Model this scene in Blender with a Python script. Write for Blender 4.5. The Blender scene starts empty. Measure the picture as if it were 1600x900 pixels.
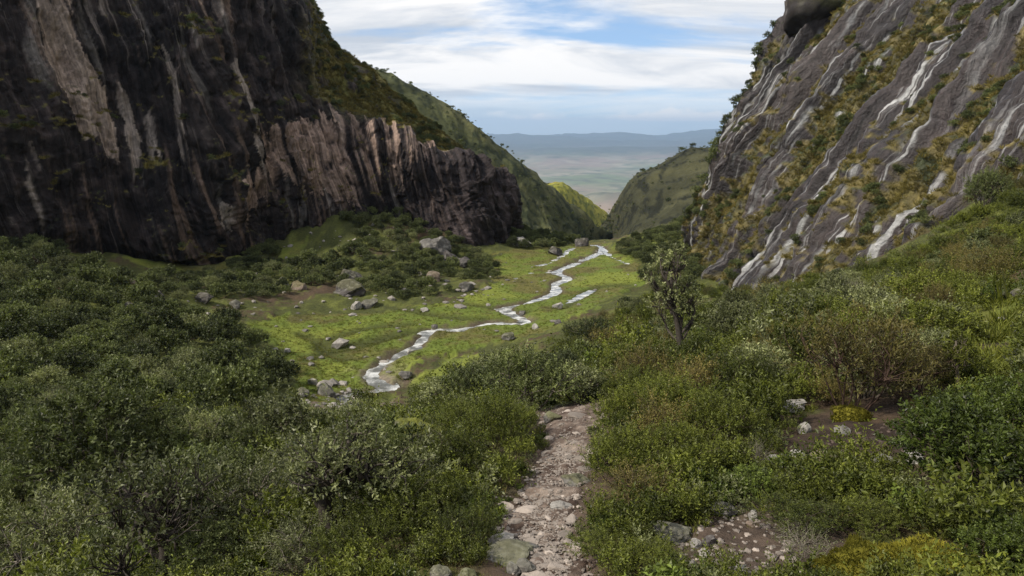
import bpy, math, random
import numpy as np

# ------------------------------------------------------------------ scene, camera, sky, sun
sc = bpy.context.scene
COL = sc.collection
PITCH = math.radians(12.2)
FPX = 1155.0                                   # focal length in pixels of the 1600 x 900 photograph
cam_d = bpy.data.cameras.new('camera')
cam_d.sensor_width = 36.0
cam_d.lens = 36.0 * FPX / 1600.0
cam_d.clip_start = 0.1
cam_d.clip_end = 200000.0
cam = bpy.data.objects.new('camera', cam_d)
cam.rotation_euler = (math.pi / 2 - PITCH, 0, 0)
COL.objects.link(cam)
sc.camera = cam
sc.view_settings.view_transform = 'Standard'
sc.view_settings.look = 'None'
sc.view_settings.gamma = 1.0
sc.view_settings.exposure = 0.40
sc.view_settings.use_curve_mapping = False
sc.render.engine = 'CYCLES'
sc.cycles.use_denoising = True
sc.cycles.max_bounces = 6
sc.cycles.diffuse_bounces = 3
sc.cycles.glossy_bounces = 2
sc.cycles.transmission_bounces = 3
sc.cycles.transparent_max_bounces = 4
sc.cycles.volume_bounces = 0

SUN_EL = math.radians(44.0)
SUN_AZ = math.radians(247.0)                   # clockwise from +Y: from the left and a little behind, through thin cloud
sun_d = bpy.data.lights.new('sun', 'SUN')
sun_d.energy = 3.5
sun_d.angle = math.radians(3.0)
sun_d.color = (1.0, 0.93, 0.80)
sun = bpy.data.objects.new('sun', sun_d)
from mathutils import Vector
_sd = Vector((math.sin(SUN_AZ) * math.cos(SUN_EL), math.cos(SUN_AZ) * math.cos(SUN_EL), math.sin(SUN_EL)))
sun.rotation_euler = (-_sd).to_track_quat('-Z', 'Y').to_euler()
COL.objects.link(sun)


def node(nt, typ, **kw):
    n = nt.nodes.new(typ)
    for k, v in kw.items():
        if k.startswith('i_'):
            n.inputs[int(k[2:])].default_value = v
        else:
            setattr(n, k, v)
    return n


def math_n(nt, op, a, b=None, clamp=False):
    n = nt.nodes.new('ShaderNodeMath')
    n.operation = op
    n.use_clamp = clamp
    for i, s in enumerate((a, b)):
        if s is None:
            continue
        if isinstance(s, (int, float)):
            n.inputs[i].default_value = s
        else:
            nt.links.new(s, n.inputs[i])
    return n.outputs[0]


def ramp(nt, fac, stops, interp='EASE'):
    n = nt.nodes.new('ShaderNodeValToRGB')
    n.color_ramp.interpolation = interp
    el = n.color_ramp.elements
    while len(el) < len(stops):
        el.new(0.5)
    for e, (p, c) in zip(el, stops):
        e.position = p
        e.color = (c, c, c, 1) if isinstance(c, (int, float)) else (*c, 1)
    nt.links.new(fac, n.inputs[0])
    return n.outputs[0]


def mix(nt, fac, a, b, mode='MIX'):
    n = nt.nodes.new('ShaderNodeMix')
    n.data_type = 'RGBA'
    n.blend_type = mode
    for sock, s in ((n.inputs[0], fac), (n.inputs[6], a), (n.inputs[7], b)):
        if isinstance(s, (int, float)):
            sock.default_value = s
        elif isinstance(s, tuple):
            sock.default_value = (*s, 1) if len(s) == 3 else s
        else:
            nt.links.new(s, sock)
    return n.outputs[2]


world = bpy.data.worlds.new('World')
sc.world = world
world.use_nodes = True
wt = world.node_tree
wt.nodes.clear()
w_out = wt.nodes.new('ShaderNodeOutputWorld')
w_bg = wt.nodes.new('ShaderNodeBackground')
SKY_STRENGTH = 0.12
w_bg.inputs[1].default_value = SKY_STRENGTH
sky = wt.nodes.new('ShaderNodeTexSky')
sky.sky_type = 'NISHITA'
sky.sun_disc = False
sky.sun_elevation = SUN_EL
sky.sun_rotation = SUN_AZ
sky.altitude = 3800
sky.air_density = 1.0
sky.dust_density = 0.6
tc = wt.nodes.new('ShaderNodeTexCoord')
sep = wt.nodes.new('ShaderNodeSeparateXYZ')
wt.links.new(tc.outputs['Generated'], sep.inputs[0])
zc = math_n(wt, 'MAXIMUM', sep.outputs[2], 0.0)
zz = math_n(wt, 'ADD', zc, 0.20)
cx = math_n(wt, 'DIVIDE', sep.outputs[0], zz)
cy = math_n(wt, 'DIVIDE', sep.outputs[1], zz)
comb = wt.nodes.new('ShaderNodeCombineXYZ')
wt.links.new(math_n(wt, 'MULTIPLY', cx, 0.55), comb.inputs[0])
wt.links.new(cy, comb.inputs[1])


def cloud_noise(scale, offs, detail=7.0, rough=0.58, dist=0.35):
    mp = wt.nodes.new('ShaderNodeMapping')
    mp.inputs['Location'].default_value = offs
    wt.links.new(comb.outputs[0], mp.inputs[0])
    nz = node(wt, 'ShaderNodeTexNoise')
    nz.inputs['Scale'].default_value = scale
    nz.inputs['Detail'].default_value = detail
    nz.inputs['Roughness'].default_value = rough
    nz.inputs['Distortion'].default_value = dist
    wt.links.new(mp.outputs[0], nz.inputs[0])
    return nz.outputs[0]


cover = ramp(wt, cloud_noise(1.0, (2.9, 2.42, 0.0), dist=0.5), [(0.36, 0.0), (0.50, 1.0)])
shade = ramp(wt, cloud_noise(1.7, (9.4, 4.2, 2.0), dist=0.6), [(0.36, 0.0), (0.60, 1.0)])
cloud_col = mix(wt, shade, (0.47, 0.51, 0.57), (0.86, 0.84, 0.82))
# heaped clouds low over the far plain
dirv = wt.nodes.new('ShaderNodeMapping')
dirv.inputs['Scale'].default_value = (9.0, 9.0, 17.0)
wt.links.new(tc.outputs['Generated'], dirv.inputs[0])
cum = node(wt, 'ShaderNodeTexNoise')
cum.inputs['Scale'].default_value = 1.0
cum.inputs['Detail'].default_value = 6.0
cum.inputs['Roughness'].default_value = 0.55
wt.links.new(dirv.outputs[0], cum.inputs[0])
band = ramp(wt, sep.outputs[2], [(0.0, 0.0), (0.012, 1.0), (0.03, 0.8), (0.055, 0.0)])
cumm = ramp(wt, math_n(wt, 'MULTIPLY', cum.outputs[0], band), [(0.44, 0.0), (0.52, 1.0)])
sky_blue = mix(wt, 0.55, sky.outputs[0], (0.26 / SKY_STRENGTH, 0.42 / SKY_STRENGTH, 0.66 / SKY_STRENGTH))
low = ramp(wt, sep.outputs[2], [(0.0, 0.2), (0.02, 0.5), (0.055, 1.0)])
cov2 = math_n(wt, 'MULTIPLY', cover, low)
cl = mix(wt, 1.0, cloud_col, (1 / SKY_STRENGTH,) * 3, 'MULTIPLY')
c1 = mix(wt, cov2, sky_blue, cl)
c2 = mix(wt, cumm, c1, (0.86 / SKY_STRENGTH, 0.84 / SKY_STRENGTH, 0.82 / SKY_STRENGTH))
wt.links.new(c2, w_bg.inputs[0])
wt.links.new(w_bg.outputs[0], w_out.inputs[0])

# ------------------------------------------------------------------ helpers: pixels, noise, meshes
CP, SP = math.cos(PITCH), math.sin(PITCH)
rng = np.random.default_rng(11)
random.seed(11)


def ray(px, py):
    u = (np.asarray(px, float) - 800.0) / FPX
    v = (450.0 - np.asarray(py, float)) / FPX
    return np.stack([u, CP + v * SP, -SP + v * CP], -1)


def at(px, py, Y):
    d = ray(px, py)
    return d * (np.asarray(Y, float) / d[..., 1])[..., None]


def to_px(P):
    P = np.asarray(P, float)
    f = P[..., 1] * CP - P[..., 2] * SP
    up = P[..., 1] * SP + P[..., 2] * CP
    f = np.where(f < 0.05, 0.05, f)
    return 800 + FPX * P[..., 0] / f, 450 - FPX * up / f, f


_GR = np.array([[1, 1, 0], [-1, 1, 0], [1, -1, 0], [-1, -1, 0], [1, 0, 1], [-1, 0, 1], [1, 0, -1], [-1, 0, -1],
                [0, 1, 1], [0, -1, 1], [0, 1, -1], [0, -1, -1], [1, 1, 0], [-1, 1, 0], [0, -1, 1], [0, -1, -1]], float)


def pnoise(P, seed=0):
    P = np.asarray(P, float)
    sh = P.shape[:-1]
    P = P.reshape(-1, 3)
    I = np.floor(P).astype(np.int64)
    F = P - I
    U = F * F * F * (F * (F * 6 - 15) + 10)
    out = np.zeros(len(P))
    for dx in (0, 1):
        wx = U[:, 0] if dx else 1 - U[:, 0]
        for dy in (0, 1):
            wy = U[:, 1] if dy else 1 - U[:, 1]
            for dz in (0, 1):
                wz = U[:, 2] if dz else 1 - U[:, 2]
                h = (I[:, 0] + dx) * 374761393 + (I[:, 1] + dy) * 668265263 + (I[:, 2] + dz) * 2147483647 + seed * 1274126177
                h = (h ^ (h >> 13)) * 1274126177
                h = (h ^ (h >> 16)) & 15
                g = _GR[h]
                out += wx * wy * wz * (g[:, 0] * (F[:, 0] - dx) + g[:, 1] * (F[:, 1] - dy) + g[:, 2] * (F[:, 2] - dz))
    return out.reshape(sh)


def fbm(P, octv=5, seed=0, gain=0.5, lac=2.03):
    P = np.asarray(P, float)
    a, s = 1.0, 0.0
    for o in range(octv):
        s = s + a * pnoise(P, seed + o * 17)
        P = P * lac
        a *= gain
    return s


def ridged(P, octv=4, seed=0, gain=0.5, lac=2.03):
    P = np.asarray(P, float)
    a, s = 1.0, 0.0
    for o in range(octv):
        s = s + a * (1 - 2 * np.abs(pnoise(P, seed + o * 13)))
        P = P * lac
        a *= gain
    return s


def sstep(a, b, x):
    t = np.clip((x - a) / (b - a), 0, 1)
    return t * t * (3 - 2 * t)


def lerp(a, b, t):
    return a + (b - a) * t


def cmix(c, col, m):
    return c + (np.asarray(col) - c) * m[..., None]


def in_poly(px, py, poly):
    poly = np.asarray(poly, float)
    inside = np.zeros(np.shape(px), bool)
    j = len(poly) - 1
    for i in range(len(poly)):
        xi, yi = poly[i]
        xj, yj = poly[j]
        c = ((yi > py) != (yj > py)) & (px < (xj - xi) * (py - yi) / (yj - yi + 1e-9) + xi)
        inside ^= c
        j = i
    return inside


def mesh_np(name, V, faces, col=None, mats=(), mat_idx=None, smooth=True, st=None):
    """faces: (N,k) int array, or a list of such arrays"""
    V = np.asarray(V, np.float32).reshape(-1, 3)
    fl = [np.asarray(f, np.int32) for f in (faces if isinstance(faces, list) else [faces]) if len(f)]
    me = bpy.data.meshes.new(name)
    me.vertices.add(len(V))
    me.vertices.foreach_set('co', V.ravel())
    li = np.concatenate([f.ravel() for f in fl])
    tot = np.concatenate([np.full(len(f), f.shape[1], np.int32) for f in fl])
    lst = np.concatenate([[0], np.cumsum(tot)[:-1]]).astype(np.int32)
    me.loops.add(len(li))
    me.loops.foreach_set('vertex_index', li)
    me.polygons.add(len(tot))
    me.polygons.foreach_set('loop_start', lst)
    me.polygons.foreach_set('loop_total', tot)
    me.polygons.foreach_set('use_smooth', np.full(len(tot), smooth, bool))
    for m in mats:
        me.materials.append(m)
    if mat_idx is not None:
        me.polygons.foreach_set('material_index', np.asarray(mat_idx, np.int32))
    if col is not None:
        ca = me.color_attributes.new('Col', 'FLOAT_COLOR', 'POINT')
        c = np.ones((len(V), 4), np.float32)
        c[:, :3] = np.asarray(col, np.float32).reshape(-1, 3)
        ca.data.foreach_set('color', c.ravel())
    if st is not None:
        sa = me.attributes.new('st', 'FLOAT_VECTOR', 'POINT')
        sa.data.foreach_set('vector', np.asarray(st, np.float32).ravel())
    me.update(calc_edges=True)
    return me


def link(name, me, parent=None, **props):
    o = bpy.data.objects.new(name, me)
    COL.objects.link(o)
    if parent is not None:
        o.parent = parent
    for k, v in props.items():
        o[k] = v
    return o


def grid_faces(nr, nc, wrap=False):
    i = np.arange(nr - 1)[:, None]
    j = np.arange(nc if wrap else nc - 1)[None, :]
    j2 = (j + 1) % nc
    a = i * nc + j
    b = i * nc + j2
    return np.stack([a, b, b + nc, a + nc], -1).reshape(-1, 4)


def resample(C, n):
    """Catmull-Rom resampling of control rows along axis 0"""
    C = np.asarray(C, float)
    m = len(C)
    t = np.linspace(0, m - 1, n)
    i = np.clip(np.floor(t).astype(int), 0, m - 2)
    f = (t - i).reshape((-1,) + (1,) * (C.ndim - 1))
    p1, p2 = C[i], C[i + 1]
    p0 = np.where((i > 0).reshape(f.shape), C[np.maximum(i - 1, 0)], 2 * p1 - p2)
    p3 = np.where((i < m - 2).reshape(f.shape), C[np.minimum(i + 2, m - 1)], 2 * p2 - p1)
    return 0.5 * (2 * p1 + (p2 - p0) * f + (2 * p0 - 5 * p1 + 4 * p2 - p3) * f ** 2 + (3 * p1 - p0 - 3 * p2 + p3) * f ** 3)


def grid_normals(G):
    du = np.gradient(G, axis=1)
    dv = np.gradient(G, axis=0)
    n = np.cross(du, dv)
    return n / (np.linalg.norm(n, axis=-1, keepdims=True) + 1e-9)


def unit(v):
    return v / (np.linalg.norm(v, axis=-1, keepdims=True) + 1e-9)


# ------------------------------------------------------------------ materials
def mat_base(name):
    m = bpy.data.materials.new(name)
    m.use_nodes = True
    nt = m.node_tree
    return m, nt, nt.nodes['Principled BSDF']


def vcol_mat(name, rough=0.85, spec=0.3, nscale=3.0, namt=0.35, bump=0.4, bscale=None, bdist=0.1, rough_var=None, col=None):
    """colour from the mesh's own colour attribute with fine procedural grain on top"""
    m, nt, b = mat_base(name)
    geo = nt.nodes.new('ShaderNodeNewGeometry')
    at_ = nt.nodes.new('ShaderNodeAttribute')
    at_.attribute_name = 'Col'
    base = at_.outputs[0] if col is None else None
    nz = node(nt, 'ShaderNodeTexNoise')
    nz.inputs['Scale'].default_value = nscale
    nz.inputs['Detail'].default_value = 8.0
    nz.inputs['Roughness'].default_value = 0.65
    if col is None:
        nt.links.new(geo.outputs['Position'], nz.inputs[0])
    else:
        tco = nt.nodes.new('ShaderNodeTexCoord')
        oi = nt.nodes.new('ShaderNodeObjectInfo')
        va = nt.nodes.new('ShaderNodeVectorMath')
        va.operation = 'ADD'
        nt.links.new(geo.outputs['Position'], va.inputs[0])
        nt.links.new(oi.outputs['Random'], va.inputs[1])
        nt.links.new(va.outputs[0], nz.inputs[0])
    g = ramp(nt, nz.outputs[0], [(0.25, 1 - namt), (0.75, 1 + namt)], 'LINEAR')
    # ramps clamp nothing above one in linear colour, so a gain above one is kept
    if col is not None:
        ob = math_n(nt, 'ADD', math_n(nt, 'MULTIPLY', oi.outputs['Random'], 0.9), 0.5)
        oc = nt.nodes.new('ShaderNodeCombineColor')
        for i_ in range(3):
            nt.links.new(ob, oc.inputs[i_])
        g = mix(nt, 1.0, g, oc.outputs[0], 'MULTIPLY')
    if col is None:
        c = mix(nt, 1.0, base, g, 'MULTIPLY')
    else:
        c = mix(nt, 1.0, col, g, 'MULTIPLY')
    nt.links.new(c, b.inputs['Base Color'])
    b.inputs['Roughness'].default_value = rough
    b.inputs['Specular IOR Level'].default_value = spec
    if rough_var:
        rv = ramp(nt, nz.outputs[0], [(0.3, rough_var[0]), (0.7, rough_var[1])], 'LINEAR')
        nt.links.new(rv, b.inputs['Roughness'])
    if bump:
        n2 = node(nt, 'ShaderNodeTexNoise')
        n2.inputs['Scale'].default_value = bscale or nscale * 2
        n2.inputs['Detail'].default_value = 8.0
        n2.inputs['Roughness'].default_value = 0.6
        nt.links.new(geo.outputs['Position'], n2.inputs[0])
        bp = nt.nodes.new('ShaderNodeBump')
        bp.inputs['Strength'].default_value = bump
        bp.inputs['Distance'].default_value = bdist
        nt.links.new(n2.outputs[0], bp.inputs['Height'])
        nt.links.new(bp.outputs[0], b.inputs['Normal'])
    return m


def leaf_mat(name, col_a, col_b, rough=0.5, trans=0.22, spec=0.3):
    """leaves: per-leaf tint from the mesh, a small shift from plant to plant, some light passing through"""
    m, nt, b = mat_base(name)
    at_ = nt.nodes.new('ShaderNodeAttribute')
    at_.attribute_name = 'Col'
    oi = nt.nodes.new('ShaderNodeObjectInfo')
    sp = nt.nodes.new('ShaderNodeSeparateColor')
    nt.links.new(at_.outputs[0], sp.inputs[0])
    f = math_n(nt, 'ADD', math_n(nt, 'MULTIPLY', sp.outputs[0], 0.6), math_n(nt, 'MULTIPLY', oi.outputs['Random'], 0.45))
    c = mix(nt, f, col_a, col_b)
    br = math_n(nt, 'ADD', math_n(nt, 'MULTIPLY', sp.outputs[1], 1.3), 0.3)
    br2 = math_n(nt, 'MULTIPLY', br, math_n(nt, 'ADD', math_n(nt, 'MULTIPLY', oi.outputs['Random'], 0.6), 0.65))
    cc = nt.nodes.new('ShaderNodeCombineColor')
    for i in range(3):
        nt.links.new(br2, cc.inputs[i])
    c = mix(nt, 1.0, c, cc.outputs[0], 'MULTIPLY')
    nt.links.new(c, b.inputs['Base Color'])
    b.inputs['Roughness'].default_value = rough
    b.inputs['Specular IOR Level'].default_value = spec
    tr = nt.nodes.new('ShaderNodeBsdfTranslucent')
    nt.links.new(mix(nt, 1.0, c, (1.2, 1.3, 0.6), 'MULTIPLY'), tr.inputs[0])
    ms = nt.nodes.new('ShaderNodeMixShader')
    ms.inputs[0].default_value = trans
    nt.links.new(b.outputs[0], ms.inputs[1])
    nt.links.new(tr.outputs[0], ms.inputs[2])
    nt.links.new(ms.outputs[0], nt.nodes['Material Output'].inputs[0])
    return m


def face_mat(name, rough, spec, rough_var, along=0.035, pale=(0.45, 0.45, 0.45), pale_amt=0.9, pale_at=0.60, pale_scale=0.62):
    """cliff rock: colour from the mesh, fine streaks and cracks running down the face"""
    m, nt, b = mat_base(name)
    geo = nt.nodes.new('ShaderNodeNewGeometry')
    ca = nt.nodes.new('ShaderNodeAttribute')
    ca.attribute_name = 'Col'
    sa = nt.nodes.new('ShaderNodeAttribute')
    sa.attribute_name = 'st'

    def nz(src, scl, scale, detail, rough_=0.65, dist=0.0):
        mp = nt.nodes.new('ShaderNodeMapping')
        mp.inputs['Scale'].default_value = scl
        nt.links.new(src, mp.inputs[0])
        n = node(nt, 'ShaderNodeTexNoise')
        n.inputs['Scale'].default_value = scale
        n.inputs['Detail'].default_value = detail
        n.inputs['Roughness'].default_value = rough_
        n.inputs['Distortion'].default_value = dist
        nt.links.new(mp.outputs[0], n.inputs[0])
        return n.outputs[0]
    stk = nz(sa.outputs['Vector'], (1, along, 0), 1.5, 6.0)
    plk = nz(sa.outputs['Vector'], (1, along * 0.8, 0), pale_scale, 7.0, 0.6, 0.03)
    sx = nt.nodes.new('ShaderNodeSeparateXYZ')
    nt.links.new(sa.outputs['Vector'], sx.inputs[0])
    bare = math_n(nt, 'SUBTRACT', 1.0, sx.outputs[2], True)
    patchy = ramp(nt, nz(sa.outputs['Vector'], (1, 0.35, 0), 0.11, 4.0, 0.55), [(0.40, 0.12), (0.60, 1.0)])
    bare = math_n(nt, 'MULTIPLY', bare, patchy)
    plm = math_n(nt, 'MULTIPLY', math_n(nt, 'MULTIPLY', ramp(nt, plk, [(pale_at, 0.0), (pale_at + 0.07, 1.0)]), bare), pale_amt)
    grain = nz(geo.outputs['Position'], (1, 1, 1), 1.3, 9.0)
    g1 = ramp(nt, stk, [(0.28, 0.35), (0.5, 0.9), (0.72, 1.75)], 'LINEAR')
    g2 = ramp(nt, grain, [(0.25, 0.6), (0.75, 1.4)], 'LINEAR')
    crack = nz(sa.outputs['Vector'], (1, 0.16, 0), 0.9, 7.0, 0.62, 0.6)
    g3 = ramp(nt, crack, [(0.33, 0.35), (0.44, 1.0)], 'LINEAR')
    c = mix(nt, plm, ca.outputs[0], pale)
    c = mix(nt, 1.0, mix(nt, 1.0, mix(nt, 1.0, c, g1, 'MULTIPLY'), g2, 'MULTIPLY'), g3, 'MULTIPLY')
    nt.links.new(c, b.inputs['Base Color'])
    b.inputs['Specular IOR Level'].default_value = spec
    nt.links.new(ramp(nt, stk, [(0.3, rough_var[1]), (0.65, rough_var[0])], 'LINEAR'), b.inputs['Roughness'])
    hsum = math_n(nt, 'ADD', math_n(nt, 'MULTIPLY', crack, 1.0), math_n(nt, 'MULTIPLY', grain, 0.6))
    bp = nt.nodes.new('ShaderNodeBump')
    bp.inputs['Strength'].default_value = 0.9
    bp.inputs['Distance'].default_value = 0.9
    nt.links.new(hsum, bp.inputs['Height'])
    nt.links.new(bp.outputs[0], b.inputs['Normal'])
    return m


M_ground = vcol_mat('ground_cover', rough=0.95, spec=0.15, nscale=3.0, namt=0.5, bump=0.8, bscale=12.0, bdist=0.09)
M_cliff = face_mat('cliff_rock', 0.7, 0.18, (0.55, 0.85), pale=(0.24, 0.20, 0.18), pale_amt=0.8, pale_at=0.59)
M_wet = face_mat('wet_rock', 0.5, 0.5, (0.25, 0.7), along=0.03, pale=(0.42, 0.42, 0.42), pale_amt=0.8, pale_at=0.54, pale_scale=1.5)  # pale streaks paint the sky sheen of wet rock into the colour
M_hill = vcol_mat('hill_grass', rough=0.95, spec=0.1, nscale=0.12, namt=0.35, bump=0.8, bscale=0.25, bdist=2.0)
M_plain = vcol_mat('far_land', rough=1.0, spec=0.0, nscale=0.004, namt=0.25, bump=0.0)
M_soil = vcol_mat('path_soil', rough=0.95, spec=0.15, nscale=9.0, namt=0.5, bump=0.9, bscale=26.0, bdist=0.04)
M_stone = vcol_mat('path_stone', rough=0.85, spec=0.25, nscale=9.0, namt=0.3, bump=0.5, bscale=30.0, bdist=0.02, col=(0.29, 0.245, 0.21))
M_rock = vcol_mat('boulder_rock', rough=0.85, spec=0.25, nscale=4.0, namt=0.45, bump=0.7, bscale=9.0, bdist=0.05)
M_bark = vcol_mat('bark', rough=0.9, spec=0.15, nscale=12.0, namt=0.4, bump=0.5, bscale=30.0, bdist=0.02)
M_heath = leaf_mat('heath_leaf', (0.048, 0.066, 0.010), (0.145, 0.158, 0.024))
M_thicket = leaf_mat('thicket_leaf', (0.044, 0.058, 0.022), (0.135, 0.152, 0.052))
M_silver = leaf_mat('silver_leaf', (0.078, 0.090, 0.037), (0.225, 0.235, 0.105), rough=0.45)
M_dark = leaf_mat('glossy_leaf', (0.036, 0.056, 0.010), (0.110, 0.140, 0.024), rough=0.42, spec=0.3)
M_brown = leaf_mat('russet_leaf', (0.075, 0.075, 0.022), (0.17, 0.135, 0.04))
M_tuft = leaf_mat('tussock_blade', (0.10, 0.088, 0.026), (0.23, 0.185, 0.06), rough=0.7, spec=0.15)
M_blade = leaf_mat('grass_blade', (0.07, 0.088, 0.012), (0.175, 0.18, 0.030), rough=0.6, spec=0.2)
M_moss = leaf_mat('moss_frond', (0.105, 0.10, 0.013), (0.225, 0.20, 0.028), rough=0.8, spec=0.1)

# ------------------------------------------------------------------ the lie of the land
CTRL = [  # pixel x, pixel y, metres ahead
    (868, 905, 6.4), (850, 780, 8.6), (900, 637, 14.4), (870, 700, 11.2), (780, 650, 22), (660, 690, 14.5), (600, 780, 10), (700, 850, 7.5),
    (300, 720, 23), (0, 640, 40), (0, 500, 72), (0, 395, 105), (200, 480, 86), (430, 540, 85), (300, 600, 60), (100, 560, 62),
    (470, 600, 72), (540, 625, 67), (560, 590, 75), (450, 500, 99), (700, 500, 100), (820, 520, 93), (900, 470, 112), (980, 440, 130),
    (860, 420, 144), (935, 385, 176), (780, 410, 152), (990, 400, 160), (640, 450, 122), (550, 455, 119), (350, 420, 133), (250, 408, 132),
    (450, 400, 145), (500, 340, 158), (600, 335, 164), (650, 380, 150), (700, 420, 141), (830, 366, 188), (870, 378, 184), (570, 400, 140),
    (1085, 430, 130), (1110, 452, 119), (1200, 458, 99), (1330, 433, 81), (1430, 383, 73), (1560, 308, 67), (1750, 275, 59),
    (1080, 345, 195), (1020, 372, 185), (1200, 500, 60), (1065, 567, 26), (1110, 537, 31), (1000, 565, 28), (940, 570, 38), (900, 575, 46),
    (960, 500, 76), (1010, 465, 100), (1300, 480, 42), (1400, 430, 55), (1450, 470, 33), (1550, 462, 28), (1600, 385, 45), (1500, 583, 15),
    (1300, 712, 9.5), (1600, 605, 11), (1100, 850, 7), (1500, 880, 6), (1230, 640, 13), (400, 660, 45), (600, 640, 50), (700, 600, 70),
    (330, 860, 13), (80, 880, 14), (100, 740, 26), (500, 730, 22), (640, 560, 82),
]
CP3 = [at(*c) for c in CTRL]
CP3 += [np.array(p, float) for p in (
    (0, 0, -2.7), (0, -14, 0.0), (-14, -6, -5), (14, -6, 0.5), (-40, -10, -12), (40, -10, 4), (0, -60, 12), (-60, -50, -6), (60, -50, 14),
    (-70, 20, -15), (60, 20, 2), (-95, 60, -13), (-110, 110, -10), (70, 60, 2), (12, 232, -39), (18, 330, -64), (-60, 250, -24), (85, 250, -22),
    (-40, 330, -50), (95, 330, -48), (-80, 180, -8), (80, 150, -8), (-14, 12, -9.0), (-22, 24, -12.0))]
CP3 = np.array(CP3)


def _tps_k(r2):
    return 0.5 * r2 * np.log(r2 + 1e-6)


_n = len(CP3)
_S = 0.05
_d2 = ((CP3[:, None, :2] - CP3[None, :, :2]) ** 2).sum(-1) * _S ** 2
_A = np.zeros((_n + 3, _n + 3))
_A[:_n, :_n] = _tps_k(_d2) + np.eye(_n) * 0.02
_A[:_n, _n] = 1
_A[:_n, _n + 1:] = CP3[:, :2] * _S
_A[_n:, :_n] = _A[:_n, _n:].T
_w = np.linalg.solve(_A, np.concatenate([CP3[:, 2], np.zeros(3)]))


def base_z(x, y):
    x = np.asarray(x, float)
    y = np.asarray(y, float)
    sh = x.shape
    P = np.stack([x.ravel(), y.ravel()], -1) * _S
    out = np.zeros(len(P))
    for k in range(0, len(P), 20000):
        q = P[k:k + 20000]
        r2 = ((q[:, None, :] - CP3[None, :, :2] * _S) ** 2).sum(-1)
        out[k:k + 20000] = _tps_k(r2) @ _w[:_n] + _w[_n] + q @ _w[_n + 1:]
    return np.clip(out, -80, 30).reshape(sh)


def cast(px, py, zfun=None, y0=2.0, y1=260.0, n=420):
    """where the sight line through a pixel meets the land"""
    zfun = zfun or base_z
    px = np.atleast_1d(np.asarray(px, float))
    py = np.atleast_1d(np.asarray(py, float))
    d = ray(px, py)
    d = d / d[:, 1:2]
    Y = np.geomspace(y0, y1, n)
    P = d[:, None, :] * Y[None, :, None]
    below = P[..., 2] < zfun(P[..., 0], P[..., 1])
    k = np.where(below.any(1), below.argmax(1), n - 1)
    k = np.maximum(k, 1)
    lo, hi = Y[k - 1], Y[k]
    for _ in range(14):
        mid = 0.5 * (lo + hi)
        Q = d * mid[:, None]
        b = Q[:, 2] < zfun(Q[:, 0], Q[:, 1])
        hi = np.where(b, mid, hi)
        lo = np.where(b, lo, mid)
    Q = d * hi[:, None]
    Q[:, 2] = zfun(Q[:, 0], Q[:, 1])
    return Q, below.any(1)


def dist_line(x, y, L):
    """distance to a polyline, and where along it (0..n-1)"""
    best = np.full(np.shape(x), 1e9)
    par = np.zeros(np.shape(x))
    for i in range(len(L) - 1):
        a, b = L[i], L[i + 1]
        ab = b - a
        t = np.clip(((x - a[0]) * ab[0] + (y - a[1]) * ab[1]) / (ab @ ab + 1e-9), 0, 1)
        dd = np.hypot(x - a[0] - t * ab[0], y - a[1] - t * ab[1])
        m = dd < best
        best = np.where(m, dd, best)
        par = np.where(m, i + t, par)
    return best, par


STREAM_PX = [(926, 381), (943, 389), (912, 405), (886, 416), (869, 424), (887, 433), (868, 442), (869, 455), (851, 464), (825, 472), (788, 480),
             (803, 490), (825, 501), (786, 503), (759, 504), (720, 512), (676, 514), (663, 523), (648, 540), (615, 556), (589, 573), (580, 588),
             (600, 599), (597, 608), (562, 612), (538, 617), (545, 632), (560, 652)]
STREAM = cast(*np.array(STREAM_PX, float).T)[0]
STREAM = resample(STREAM, 84)
SIDE_PX = [[(908, 381), (880, 396), (858, 410), (838, 414)], [(926, 452), (905, 462), (886, 470), (868, 478)], [(943, 389), (960, 402), (985, 412)],
           [(800, 436), (835, 425), (869, 424)]]
SIDES = [resample(cast(*np.array(s, float).T)[0], 12) for s in SIDE_PX]
s_width = np.interp(np.linspace(0, 1, 84), [0, 0.15, 0.35, 0.5, 0.62, 0.8, 1], [1.7, 1.6, 1.5, 1.0, 1.0, 1.4, 1.1])
s_width = s_width * (1 + 0.8 * pnoise(np.stack([np.arange(84) * 0.55, np.zeros(84), np.zeros(84)], -1), 5))

PATH_PX = [(885, 938, 633), (859, 929, 673), (843, 919, 711), (821, 905, 749), (792, 902, 787), (785, 890, 825), (815, 905, 862), (825, 915, 897), (830, 925, 940)]
PL = cast([p[0] for p in PATH_PX], [p[2] for p in PATH_PX])[0]
PR = cast([p[1] for p in PATH_PX], [p[2] for p in PATH_PX])[0]
PC = resample((PL + PR) / 2, 26)
PW = resample(np.linalg.norm(PR - PL, axis=1)[:, None], 26)[:, 0] / 2
OLD_PX = [[(470, 520), (530, 545), (600, 530), (660, 515)], [(480, 560), (560, 535), (640, 520), (700, 512)], [(620, 480), (700, 495), (780, 500)],
          [(640, 505), (560, 515), (500, 540), (540, 560)], [(880, 480), (930, 450), (980, 445)], [(700, 470), (760, 478), (820, 486)]]
OLD = [resample(cast(*np.array(s, float).T)[0], 9) for s in OLD_PX]
MEADOW = [(375, 512), (440, 490), (520, 492), (610, 488), (700, 470), (760, 452), (780, 425), (755, 402), (800, 390), (860, 388), (900, 378), (945, 376),
          (960, 392), (1000, 412), (1005, 440), (960, 462), (905, 492), (860, 515), (800, 530), (720, 545), (660, 560), (620, 590), (600, 625), (500, 640),
          (470, 620), (455, 580), (430, 540)]
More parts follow.
